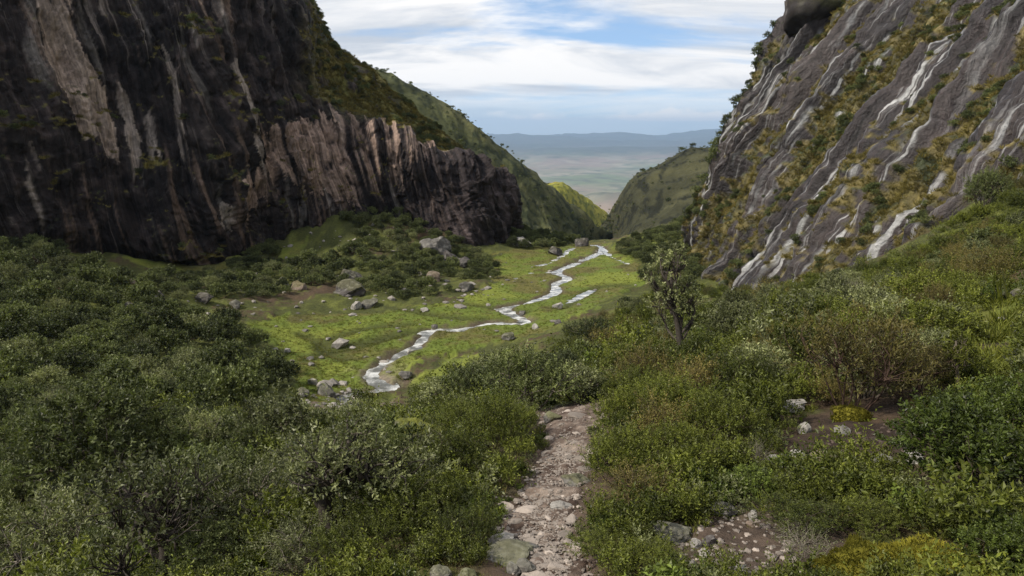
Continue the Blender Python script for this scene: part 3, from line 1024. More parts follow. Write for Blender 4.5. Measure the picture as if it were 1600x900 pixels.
M_water = water_mat()
RB = ribbon(resample(STREAM, 260), np.interp(np.linspace(0, 83, 260), np.arange(84), s_width) / 2 + 0.8, -0.31)
link('stream_water', mesh_np('stream_water', RB, grid_faces(*RB.shape[:2]), None, [M_water]), kind='structure', label='shallow white stream winding through the meadow')
for i, S in enumerate(SIDES):
    w = 0.5 * np.sin(np.linspace(0.3, math.pi - 0.3, 40)) + 0.5
    RB = ribbon(resample(S, 40), w, -0.22, 5)
    link('side_channel_water', mesh_np('side_channel_water', RB, grid_faces(*RB.shape[:2]), None, [M_water]), kind='structure',
         label=['narrow side channel at the head of the meadow', 'shallow pools beside the middle of the stream', 'thin rill at the far right of the meadow', 'trickle joining the stream from the dark nose'][i])


# ------------------------------------------------------------------ stones
def ico(sub):
    import bmesh
    bm = bmesh.new()
    bmesh.ops.create_icosphere(bm, subdivisions=sub, radius=1.0)
    V = np.array([v.co[:] for v in bm.verts])
    F = np.array([[v.index for v in f.verts] for f in bm.faces])
    bm.free()
    return V, F


ICO = {s: ico(s) for s in (1, 2, 3, 4)}


def rock_geo(seed, sub=3, cuts=9, rough=0.10, flat=1.0):
    r = np.random.default_rng(seed)
    V, F = ICO[sub]
    V = V.copy()
    for _ in range(cuts):
        n = unit(r.normal(size=3))
        d = r.uniform(0.48, 0.82)
        V = V - np.maximum(0, V @ n - d)[:, None] * n
    V = V + unit(V) * (rough * fbm(V * 2.2 + seed, 4, seed))[:, None]
    V = V * np.array([1.0, r.uniform(0.65, 0.95), flat])
    return V / np.abs(V[:, 0]).max(), F


def rock_cols(V, base, seed, moss=0.0, lichen=0.3):
    n = fbm(V * 2.4 + seed, 4, seed)
    n2 = fbm(V * 6 + seed, 3, seed + 3)
    c = np.zeros(V.shape) + np.array(base)
    c = c * (1 + 0.5 * n)[:, None]
    c = cmix(c, (0.36, 0.35, 0.31), sstep(0.2, 0.5, n2) * lichen)
    c = cmix(c, np.array(base) * 0.45, sstep(0.15, 0.5, -n2 + n) * 0.6)
    up = unit(V)[:, 2]
    if moss:
        c = cmix(c, (0.12, 0.125, 0.022), sstep(0.25, 0.6, up + 0.5 * n) * moss)
    return np.clip(c, 0.01, 1)


BOULDERS = [  # px, py of the foot, width px, height/width, colour, moss, label
    (550, 462, 62, 0.42, 'd', 0.3, 'largest dark slab boulder at the edge of the boggy meadow'),
    (546, 440, 46, 0.45, 'd', 0.2, 'dark boulder wedged behind the largest slab by the meadow'),
    (190, 448, 36, 0.55, 't', 0.0, 'tan boulder among shrubs below the left cliff'),
    (240, 472, 30, 0.6, 'd', 0.0, 'dark block at the upper edge of the left thicket'),
    (124, 424, 32, 0.5, 'd', 0.2, 'low dark boulder near the foot of the left cliff'),
    (556, 484, 18, 0.8, 'p', 0.0, 'small pale upright stone below the largest slab'),
    (577, 482, 30, 0.55, 'g', 0.2, 'grey mossy boulder right of the small pale stone'),
    (464, 454, 30, 0.55, 't', 0.4, 'brown mossy boulder left of the largest slab'),
    (688, 398, 44, 0.7, 'g', 0.0, 'tallest angular block in the rockfall left of the dark nose'),
    (704, 412, 32, 0.7, 'd', 0.0, 'dark wedge at the foot of the rockfall'),
    (668, 392, 34, 0.6, 'g', 0.0, 'grey slab leaning at the top of the rockfall'),
    (722, 416, 26, 0.6, 'd', 0.0, 'dark stone at the right end of the rockfall'),
    (676, 440, 26, 0.7, 't', 0.1, 'brownish boulder below the rockfall'),
    (728, 454, 28, 0.55, 'g', 0.0, 'grey boulder in the grass under the dark nose'),
    (632, 460, 15, 0.7, 'g', 0.0, 'small grey stone on the talus right of the largest slab'),
    (663, 487, 15, 0.45, 'p', 0.0, 'pale flat stone alone on the upper meadow'),
    (818, 386, 36, 0.45, 'p', 0.0, 'pale whaleback boulder just right of the dark nose'),
    (871, 483, 18, 0.6, 'p', 0.0, 'pale stone beside the middle bend of the stream'),
    (816, 493, 13, 0.6, 'g', 0.0, 'little grey stone at the stream fork'),
    (836, 514, 14, 0.6, 'p', 0.0, 'little pale stone on the near bank behind the big shrubs'),
    (796, 532, 26, 0.5, 'g', 0.3, 'grey stone half hidden behind the central shrubs'),
    (488, 602, 20, 0.55, 'p', 0.2, 'pale stone where the left thicket meets the stream'),
    (510, 618, 32, 0.65, 'g', 0.2, 'grey lichened boulder on the bank of the lower stream'),
    (473, 617, 20, 0.6, 'g', 0.3, 'mossy stone left of the lichened bank boulder'),
    (447, 551, 13, 0.5, 'p', 0.0, 'small pale stone at the left edge of the meadow'),
    (484, 563, 13, 0.45, 'g', 0.0, 'small grey stone in the middle of the near meadow'),
    (430, 548, 10, 0.5, 'p', 0.0, 'tiny pale stone nearest the left thicket on the meadow'),
    (317, 472, 28, 0.55, 'd', 0.1, 'dark boulder among the shrubs above the meadow'),
    (366, 481, 22, 0.6, 'g', 0.1, 'grey stone right of the dark boulder above the meadow'),
    (873, 507, 14, 0.6, 'd', 0.0, 'dark stone right of the near stream bend'),
    (866, 398, 28, 0.5, 'd', 0.1, 'dark stones heap beside the far stream'),
    (908, 385, 24, 0.6, 'd', 0.1, 'dark boulder at the lip where the stream leaves'),
    (640, 552, 12, 0.5, 'p', 0.0, 'pale stone on the gravel of the lower stream'),
    (632, 590, 24, 0.5, 'g', 0.0, 'grey ledge stone by the small cascade'),
    (128, 616, 30, 0.45, 'p', 0.1, 'pale rock showing inside the left thicket'),
    (164, 668, 26, 0.6, 'g', 0.1, 'grey rock low in the left thicket'),
    (321, 722, 32, 0.8, 't', 0.0, 'brown pointed rock among the grey green shrubs'),
    (400, 662, 26, 0.75, 'd', 0.2, 'dark rock at the lower right of the left thicket'),
    (174, 716, 26, 0.5, 'g', 0.0, 'flat grey rock above the twiggy tree'),
    (453, 838, 36, 0.8, 'p', 0.1, 'pale rock behind the twisted trunk'),
    (410, 838, 22, 0.8, 'p', 0.1, 'pale rock left of the twisted trunk'),
    (800, 880, 84, 0.17, 'g', 0.35, 'broad flat slab on the left side of the trail'),
    (822, 897, 36, 0.6, 'g', 0.1, 'grey stone at the trail edge below the broad slab'),
    (800, 897, 30, 0.6, 'g', 0.1, 'darker stone left of the trail edge stone'),
    (786, 856, 50, 0.3, 'p', 0.0, 'pale slab behind the broad flat slab'),
    (900, 762, 62, 0.32, 'g', 0.4, 'grey mossy slab on the right side of the trail'),
    (878, 800, 44, 0.25, 'p', 0.0, 'pale tread stone lying across the trail'),
    (866, 660, 34, 0.5, 'g', 0.5, 'mossy rock at the top left of the trail'),
    (655, 706, 96, 0.55, 'g', 1.0, 'yellow mossy outcrop left of the trail'),
    (680, 722, 46, 0.5, 'p', 0.1, 'pale jagged rock under the mossy outcrop'),
    (1052, 844, 66, 0.35, 'g', 0.2, 'grey slab right of the lower trail'),
    (692, 905, 44, 0.4, 'g', 0.3, 'grey stone at the bottom edge under the bright shrubs'),
    (730, 908, 34, 0.5, 'g', 0.5, 'mossy stone at the bottom edge left of the trail'),
    (1284, 726, 35, 0.75, 't', 0.0, 'rounded brown boulder left of the dug earth'),
    (1247, 728, 36, 0.75, 'p', 0.0, 'pale leaning stone beside the rounded brown boulder'),
    (1232, 732, 22, 0.8, 'p', 0.0, 'pale stone left of the leaning one'),
    (1256, 742, 20, 0.8, 'p', 0.0, 'small white stone below the leaning one'),
    (1207, 726, 32, 0.5, 'p', 0.0, 'flat pale stone left end of the stone heap'),
    (1317, 678, 28, 0.45, 'g', 0.0, 'grey stone above the dug earth'),
    (1260, 676, 24, 0.7, 'p', 0.0, 'pale stone uphill of the leaning stone'),
    (1240, 644, 64, 0.22, 'p', 0.0, 'long flat slab in the grass above the stone heap'),
    (1498, 587, 56, 0.22, 'p', 0.0, 'flat pale slab by the lone sapling'),
    (1536, 581, 18, 0.4, 'g', 0.0, 'small grey stone right of the sapling slab'),
    (1386, 728, 40, 0.45, 'g', 0.0, 'grey stone at the lower edge of the dug earth'),
    (1426, 722, 34, 0.4, 'p', 0.0, 'pale stone right of the dug earth'),
    (1590, 622, 36, 0.5, 'g', 0.0, 'grey rock at the right frame edge by the bare bank'),
    (1177, 812, 17, 0.9, 'p', 0.0, 'upright pale stone on the stony clearing'),
    (1173, 823, 15, 0.6, 't', 0.0, 'brown stone under the upright pale one'),
    (1134, 804, 46, 0.3, 'g', 0.1, 'grey slab at the top of the stony clearing'),
    (1068, 838, 28, 0.5, 'g', 0.0, 'grey stone at the left of the stony clearing'),
    (1088, 856, 21, 0.6, 'p', 0.0, 'pale stone in the stony clearing'),
    (1110, 855, 23, 0.8, 'd', 0.0, 'dark stone in the stony clearing'),
    (1102, 870, 18, 0.7, 'p', 0.0, 'small pale stone under the dark one'),
    (1088, 893, 25, 0.7, 'g', 0.0, 'grey stone at the bottom of the stony clearing'),
    (1160, 897, 24, 0.6, 'p', 0.0, 'pale stone at the bottom edge right of the clearing'),
    (1358, 796, 30, 0.6, 'g', 0.0, 'grey rock under the bright shrub on the right'),
    (1560, 470, 36, 0.55, 'd', 0.3, 'dark mossy rock on the grassy bank at right'),
    (1594, 465, 28, 0.7, 'd', 0.3, 'dark rock at the right frame edge on the grassy bank'),
    (1104, 541, 34, 0.75, 'p', 0.1, 'pale two topped boulder right of the lone tree'),
    (1126, 540, 20, 0.85, 'p', 0.1, 'smaller pale boulder against the two topped one'),
    (1566, 501, 18, 0.4, 'p', 0.0, 'small pale stone on the grassy bank'),
    (1388, 454, 24, 0.5, 'g', 0.1, 'grey rock among shrubs under the slabby cliff'),
    (1182, 536, 26, 0.35, 'p', 0.0, 'pale rock streak among shrubs right of the boulder pair'),
]
ROCKC = {'d': (0.085, 0.075, 0.072), 't': (0.19, 0.145, 0.115), 'g': (0.135, 0.125, 0.115), 'p': (0.29, 0.27, 0.245)}
bp_ = np.array([(b[0], b[1]) for b in BOULDERS], float)
bq = cast(bp_[:, 0], bp_[:, 1], land_z)[0]
BOULDER_POS = []
for i, (b, q) in enumerate(zip(BOULDERS, bq)):
    px, py, wpx, hr, ck, moss, lab = b
    f = q[1] * CP - q[2] * SP
    half = 0.5 * wpx * f / FPX
    V, F = rock_geo(500 + i, 3 if wpx < 40 else 4, 10 if hr < 0.5 else 8, 0.14)
    c = rock_cols(V, ROCKC[ck], 500 + i, moss)
    V = V * half * np.array([1.0, 1.0, 1.0])
    V[:, 2] *= (hr * 2 * half) / (V[:, 2].max() - V[:, 2].min())
    V[:, 2] -= V[:, 2].min() + 0.34 * hr * 2 * half
    V[:, 2] *= 1.4
    me = mesh_np('boulder', V, F, c, [M_rock], smooth=False)
    o = link('boulder', me, label=lab, category='boulder')
    o.location = (q[0], q[1] + half * 0.4, q[2])
    o.rotation_euler = (0, 0, random.uniform(-0.35, 0.35))
    BOULDER_POS.append((q[0], q[1] + half * 0.4, half))
BOULDER_POS = np.array(BOULDER_POS)

# small stones strewn over meadow, talus and stream bed: too many to pick apart
def strewn(name, label, pix_regions, n, size, seed, base):
    r = np.random.default_rng(seed)
    Vs, Fs, Cs = [], [], []
    k = 0
    pts = []
    for (poly, share) in pix_regions:
        poly = np.array(poly, float)
        m = int(n * share)
        x = r.uniform(poly[:, 0].min(), poly[:, 0].max(), m * 6)
        y = r.uniform(poly[:, 1].min(), poly[:, 1].max(), m * 6)
        ok = in_poly(x, y, poly)
        pts.append(np.stack([x[ok][:m], y[ok][:m]], -1))
    pts = np.concatenate(pts)
    q, hit = cast(pts[:, 0], pts[:, 1], land_z, n=300)
    q = q[hit]
    V0 = [rock_geo(seed + j, 1, 4, 0.1, 0.7) for j in range(6)]
    for p in q:
        V, F = V0[r.integers(6)]
        a = r.uniform(0, 6.28)
        s = size * r.lognormal(0, 0.55)
        R = np.array([[math.cos(a), -math.sin(a), 0], [math.sin(a), math.cos(a), 0], [0, 0, r.uniform(0.6, 1.0)]])
        Vs.append((V * s) @ R.T + p)
        Fs.append(F + k)
        k += len(V)
        Cs.append(np.tile(np.array(base) * r.uniform(0.5, 1.4), (len(V), 1)))
    me = mesh_np(name, np.concatenate(Vs), np.concatenate(Fs), np.concatenate(Cs), [M_rock], smooth=False)
    link(name, me, kind='stuff', label=label)


TALUS = [(330, 430), (420, 400), (500, 350), (640, 340), (760, 400), (790, 440), (700, 480), (560, 500), (430, 490), (330, 500), (200, 480), (180, 440)]
strewn('scree', 'loose stones strewn over the talus and meadow', [(TALUS, 0.45), (MEADOW, 0.15), ([(470, 600), (560, 600), (570, 650), (440, 650)], 0.15)], 520, 0.30, 900, (0.22, 0.20, 0.18))
strewn('gravel', 'gravel and small stones in the clearing right of the trail', [([(1050, 820), (1140, 790), (1230, 790), (1260, 900), (1060, 900)], 1.0)], 260, 0.022, 930, (0.26, 0.22, 0.19))


strewn('clods', 'earth clods and small stones on the dug bare bank', [([(1290, 670), (1400, 660), (1440, 720), (1400, 745), (1270, 740)], 0.7), ([(1500, 530), (1600, 510), (1600, 580), (1500, 570)], 0.3)], 240, 0.028, 950, (0.075, 0.055, 0.045))


# ------------------------------------------------------------------ trail with its stones
def trail():
    ns, nl = 25, 260
    C = resample(PC, nl)
    W = resample(PW[:, None], nl)[:, 0]
    T = unit(np.gradient(C[:, :2], axis=0))
    N = np.stack([-T[:, 1], T[:, 0]], -1)
    o = np.linspace(-1, 1, ns)
    e = W[:, None] * (1.12 + 0.30 * pnoise(np.stack([np.repeat(np.arange(nl)[:, None] * 0.08, ns, 1), np.sign(o)[None] * np.ones((nl, 1)) * 3, np.zeros((nl, ns))], -1), 4))
    X = C[:, None, 0] + N[:, None, 0] * o * e
    Y = C[:, None, 1] + N[:, None, 1] * o * e
    P = np.stack([X, Y, np.zeros_like(X)], -1)
    Z = land_z(X, Y) + 0.035 - 0.10 * sstep(0.75, 1.0, np.abs(o))[None] + 0.05 * fbm(P * 2.2, 4, 301) + 0.02 * fbm(P * 9, 3, 302)
    n = fbm(P * 1.6, 4, 303)
    n2 = fbm(P * 7, 3, 304)
    c = np.zeros(P.shape) + np.array([0.135, 0.100, 0.080])
    c = cmix(c, (0.25, 0.20, 0.165), sstep(0.0, 0.5, n + 0.5 * n2))
    c = cmix(c, (0.065, 0.044, 0.034), sstep(0.05, 0.45, -n + 0.3 * n2))
    o_ = link('path', mesh_np('path', np.stack([X, Y, Z], -1), grid_faces(nl, ns), c, [M_soil]), kind='structure', label='narrow stony dirt trail dropping toward the valley')
    # stones lying in the trail
    protos = [mesh_np('stone', rock_geo(700 + j, 1 if j < 6 else 2, 5, 0.10, 0.5)[0], ICO[1 if j < 6 else 2][1], None, [M_stone], smooth=False) for j in range(10)]
    r = np.random.default_rng(77)
    cnt = 0
    spots, made = [], []
    while cnt < 300:
        i = r.integers(4, nl - 4)
        t = r.uniform(-1.05, 1.05)
        w = W[i]
        x = C[i, 0] + N[i, 0] * t * w
        y = C[i, 1] + N[i, 1] * t * w
        s = min(0.24, 0.024 * r.lognormal(0.25, 0.85) + 0.012)
        if any((x - a) ** 2 + (y - b) ** 2 < (0.75 * (s + d)) ** 2 for a, b, d in spots):
            continue
        spots.append((x, y, s))
        st = link('stone', protos[r.integers(6) if s < 0.07 else 6 + r.integers(4)], o_)
        made.append(st)
        st.location = (x, y, 0)
        st.rotation_euler = (r.uniform(-0.25, 0.25), r.uniform(-0.25, 0.25), r.uniform(0, 6.28))
        st.scale = (s * r.uniform(0.8, 1.35), s, s * r.uniform(0.35, 0.8))
        cnt += 1
    sp3 = np.array(spots)
    for st, z in zip(made, land_z(sp3[:, 0], sp3[:, 1])):
        st.location.z = float(z) + 0.030
    Vs, Fs, k = [], [], 0
    V0 = [rock_geo(760 + j, 1, 4, 0.1, 0.6) for j in range(5)]
    for _ in range(3200):
        i = r.integers(0, nl)
        t = r.normal(0, 0.5)
        p = np.array([C[i, 0] + N[i, 0] * t * W[i] + r.normal(0, 0.03), C[i, 1] + N[i, 1] * t * W[i] + r.normal(0, 0.03), 0.0])
        V, F = V0[r.integers(5)]
        a = r.uniform(0, 6.28)
        s = 0.014 * r.lognormal(0, 0.45)
        R = np.array([[math.cos(a), -math.sin(a), 0], [math.sin(a), math.cos(a), 0], [0, 0, 0.8]])
        Vs.append((V * s) @ R.T + p)
        Fs.append(F + k)
        k += len(V)
    V = np.concatenate(Vs)
    m = len(V0[0][0])
    cen = V.reshape(-1, m, 3).mean(1)
    V[:, 2] += np.repeat(land_z(cen[:, 0], cen[:, 1]) + 0.045, m)
    link('gravel', mesh_np('gravel', V, np.concatenate(Fs), None, [M_stone], smooth=False), o_, kind='stuff')


trail()


# ------------------------------------------------------------------ plants
def leaf_quads(C, D, L, W, r):
    """one folded, pointed leaf per row"""
    n = len(C)
    side = unit(np.cross(D, r.normal(size=(n, 3))))
    nrm = np.cross(side, D)
    L = L[:, None]
    W = W[:, None]
    b = C
    m = C + D * L * 0.5
    l = m + side * W + nrm * W * 0.35
    rr = m - side * W + nrm * W * 0.35
    t = C + D * L - nrm * L * 0.12
    V = np.stack([b, rr, t, l], 1).reshape(-1, 3)
    F = np.arange(n * 4).reshape(-1, 4)
    return V, F


def tube(P, rad, sides=5):
    P = np.asarray(P, float)
    T = unit(np.gradient(P, axis=0))
    ref = np.array([0.31, 0.95, 0.1])
    A = unit(np.cross(T, ref))
    B = np.cross(T, A)
    a = np.linspace(0, 2 * math.pi, sides, endpoint=False)
    V = P[:, None] + np.asarray(rad)[:, None, None] * (A[:, None] * np.cos(a)[None, :, None] + B[:, None] * np.sin(a)[None, :, None])
    return V.reshape(-1, 3), grid_faces(len(P), sides, True)


def wavy(a, b, n, amp, r, sag=0.0):
    t = np.linspace(0, 1, n)[:, None]
    P = a + (b - a) * t
    k = np.sin(t * math.pi) * amp * np.linalg.norm(b - a)
    P = P + k * r.normal(size=3) + np.cumsum(r.normal(size=(n, 3)), 0) * amp * 0.12 * np.linalg.norm(b - a) * t
    P[:, 2] += sag * np.sin(t[:, 0] * math.pi)
    return P


class Geo:
    def __init__(self):
        self.V, self.F, self.C, self.n = [], [], [], 0

    def add(self, V, F, c):
        self.V.append(V)
        self.F.append(np.asarray(F) + self.n)
        self.C.append(np.broadcast_to(np.asarray(c, float), V.shape).copy() if np.ndim(c) == 1 else c)
        self.n += len(V)

    def mesh(self, name, mats, smooth=False):
        return mesh_np(name, np.concatenate(self.V), self.F, np.concatenate(self.C), mats, smooth=smooth)


BARK = (0.075, 0.058, 0.045)


def plant_geo(seed, lobes=7, spread=1.0, height=1.0, sprigs=420, per=12, slen=0.20, llen=0.05, lwid=0.014, up=0.6, lobe_r=0.42,
              stems=True, bark=BARK, stem_r=0.03, twig=40, trunk=None, shoots=0.0, bare=0.0, zlo=0.42, tall=False):
    """unit plant (radius about 1, height about `height`): returns foliage Geo and stem Geo"""
    r = np.random.default_rng(seed)
    fo, stg = Geo(), Geo()
    cen = []
    for i in range(lobes):
        a = 2.4 * i + r.uniform(-0.5, 0.5)
        rad = spread * math.sqrt((i + 0.3) / lobes) * r.uniform(0.55, 0.75)
        z = height * (zlo + 0.36 * (1 - (rad / spread) ** 2)) * r.uniform(0.72, 1.12)
        if tall:
            z = height * (zlo + (1 - zlo) * (i + r.uniform(-0.4, 0.4)) / lobes)
            rad = spread * r.uniform(0.25, 1.0) * (1.05 - 0.55 * i / lobes)
            t0 = np.array(trunk, float)
            xy = [np.interp(z, t0[:, 2], t0[:, k_]) for k_ in (0, 1)]
            cen.append((xy[0] + rad * math.cos(a), xy[1] + rad * math.sin(a), z))
            continue
        cen.append((rad * math.cos(a), rad * math.sin(a), z))
    cen = np.array(cen)
    lr = lobe_r * r.uniform(0.7, 1.2, lobes)
    which = r.choice(lobes, sprigs, p=lr ** 2 / (lr ** 2).sum())
    d = unit(r.normal(size=(sprigs, 3)) + np.array([0, 0, 0.35]))
    shell = r.uniform(0.25, 1.0, sprigs) ** 0.55
    # notch the shell so that the outline is uneven and has gaps
    nt_ = fbm(d * 1.6 + which[:, None] * 7.3, 3, seed)
    org = cen[which] + d * (lr[which] * shell * (1 + 0.45 * nt_))[:, None] * np.array([1, 1, 0.85])
    org[:, 2] = np.maximum(org[:, 2], 0.04 * height + 0.05 * r.random(sprigs))
    keep = r.random(sprigs) > bare
    org, d, which = org[keep], d[keep], which[keep]
    ns = len(org)
    sd = unit(d * 0.55 + np.array([0, 0, up]) + r.normal(size=(ns, 3)) * 0.35)
    sl = slen * r.uniform(0.55, 1.25, ns) * (1 + shoots * (r.random(ns) < 0.12) * 1.6)
    k = per
    t = (np.arange(k) + 0.5) / k
    pos = org[:, None] + sd[:, None] * (sl[:, None] * t[None])[..., None]
    az = (np.arange(k) * 2.4)[None] + r.uniform(0, 6.28, (ns, 1))
    p1 = unit(np.cross(sd, np.array([0.3, 0.5, 0.8])))
    p2 = np.cross(sd, p1)
    rad = p1[:, None] * np.cos(az)[..., None] + p2[:, None] * np.sin(az)[..., None]
    ld = unit(rad * 0.85 + sd[:, None] * 0.7 + r.normal(size=rad.shape) * 0.2)
    n = ns * k
    L = llen * r.uniform(0.6, 1.25, n)
    V, F = leaf_quads(pos.reshape(-1, 3), ld.reshape(-1, 3), L, L * (lwid / llen) * r.uniform(0.8, 1.2, n), r)
    tint = np.clip(0.5 * np.repeat(r.random(ns), k) + 0.3 * r.random(n) + 0.3 * np.tile(t, ns) - 0.05, 0, 1)
    brt = np.clip(0.5 + 0.28 * np.repeat(r.normal(size=ns), k) + 0.14 * r.normal(size=n), 0, 1)
    c = np.repeat(np.stack([tint, brt, np.zeros(n)], -1), 4, 0)
    fo.add(V, F, c)
    if stems:
        base = np.zeros(3)
        if trunk is not None:
            P = resample(np.array(trunk, float), 14)
            V, F = tube(P, np.linspace(stem_r * 2.4, stem_r * 1.2, 14), 7)
            stg.add(V, F, bark)
        for i in range(lobes):
            if trunk is not None:
                j = int(np.clip(4 + (i * 10) // lobes, 4, 13))
                b0 = P[j]
            else:
                b0 = base + np.array([r.uniform(-0.12, 0.12), r.uniform(-0.12, 0.12), -0.05])
            Q = wavy(b0, cen[i], 8, 0.16, r)
            V, F = tube(Q, np.linspace(stem_r, stem_r * 0.45, 8), 5)
            stg.add(V, F, np.array(bark) * r.uniform(0.7, 1.3))
        for i in r.choice(ns, min(twig, ns), replace=False):
            Q = wavy(cen[which[i]] * r.uniform(0.75, 1.0), org[i] + sd[i] * sl[i] * 0.6, 5, 0.12, r)
            V, F = tube(Q, np.linspace(stem_r * 0.4, stem_r * 0.12, 5), 3)
            stg.add(V, F, np.array(bark) * r.uniform(0.8, 1.7))
    return fo, stg


KINDS = {}


def kind(key, mat, n, seed, **kw):
    out = []
    for j in range(n):
        fo, stg = plant_geo(seed + j * 7, **kw)
        out.append((fo.mesh('foliage', [mat]), stg.mesh('stems', [M_bark], True) if stg.n else None, fo, stg))
    KINDS[key] = out


# near (leaf by leaf), middle and far (leaf clumps)
kind('heath_near', M_heath, 4, 1000, lobes=9, sprigs=620, per=16, slen=0.24, llen=0.055, lwid=0.011, up=0.75, lobe_r=0.40, height=1.15, stem_r=0.018, twig=70, shoots=1.0)
kind('heath_mid', M_heath, 4, 1100, lobes=9, sprigs=420, per=10, slen=0.24, llen=0.085, lwid=0.020, up=0.75, lobe_r=0.40, height=1.1, stem_r=0.02, twig=30, shoots=1.0)
kind('thick_near', M_thicket, 3, 1200, lobes=10, sprigs=620, per=14, slen=0.22, llen=0.060, lwid=0.015, up=0.35, lobe_r=0.40, height=1.2, stem_r=0.03, twig=90, bark=(0.10, 0.085, 0.07))
kind('thick_far', M_thicket, 5, 1300, lobes=11, sprigs=430, per=7, slen=0.20, llen=0.105, lwid=0.036, up=0.35, lobe_r=0.38, height=1.15, stem_r=0.03, twig=14)
kind('silver_near', M_silver, 3, 1400, lobes=9, sprigs=430, per=13, slen=0.26, llen=0.070, lwid=0.014, up=0.45, lobe_r=0.42, height=1.25, stem_r=0.032, twig=130, bark=(0.14, 0.12, 0.10), shoots=0.6, bare=0.1)
kind('silver_mid', M_silver, 3, 1500, lobes=9, sprigs=420, per=9, slen=0.24, llen=0.085, lwid=0.022, up=0.45, lobe_r=0.40, height=1.2, stem_r=0.03, twig=50, bark=(0.13, 0.11, 0.09))
kind('glossy_near', M_dark, 3, 1600, lobes=9, sprigs=620, per=14, slen=0.22, llen=0.060, lwid=0.017, up=0.55, lobe_r=0.42, height=1.1, stem_r=0.022, twig=80)
kind('russet_mid', M_brown, 3, 1700, lobes=9, sprigs=360, per=11, slen=0.30, llen=0.07, lwid=0.012, up=0.8, lobe_r=0.40, height=1.2, stem_r=0.018, twig=160, bark=(0.07, 0.045, 0.035), shoots=0.5, bare=0.1)

kind('bare_near', M_silver, 3, 1800, lobes=8, sprigs=260, per=5, slen=0.3, llen=0.05, lwid=0.012, up=0.6, lobe_r=0.45, height=1.3, stem_r=0.016, twig=180, bark=(0.17, 0.15, 0.12), bare=0.35)

RNG = np.random.default_rng(5)
PLACED = []


def put(name, key, pos, rad, label, cat, group=None, parts=True, hz=1.0, rot=None, var=None):
    vs = KINDS[key]
    fo, stg = vs[(RNG.integers(len(vs)) if var is None else var)][:2]
    e = bpy.data.objects.new(name, None)
    e.empty_display_size = 0.2
    COL.objects.link(e)
    e.location = tuple(float(v) for v in pos)
    e.rotation_euler = (0, 0, RNG.uniform(0, 6.28) if rot is None else rot)
    e.scale = (rad, rad * RNG.uniform(0.88, 1.12), rad * hz)
    e['label'] = label
    e['category'] = cat
    if group:
        e['group'] = group
    link('foliage', fo, e)
    if stg is not None and parts:
        link('stems', stg, e)
    PLACED.append((pos[0], pos[1], rad))
    return e


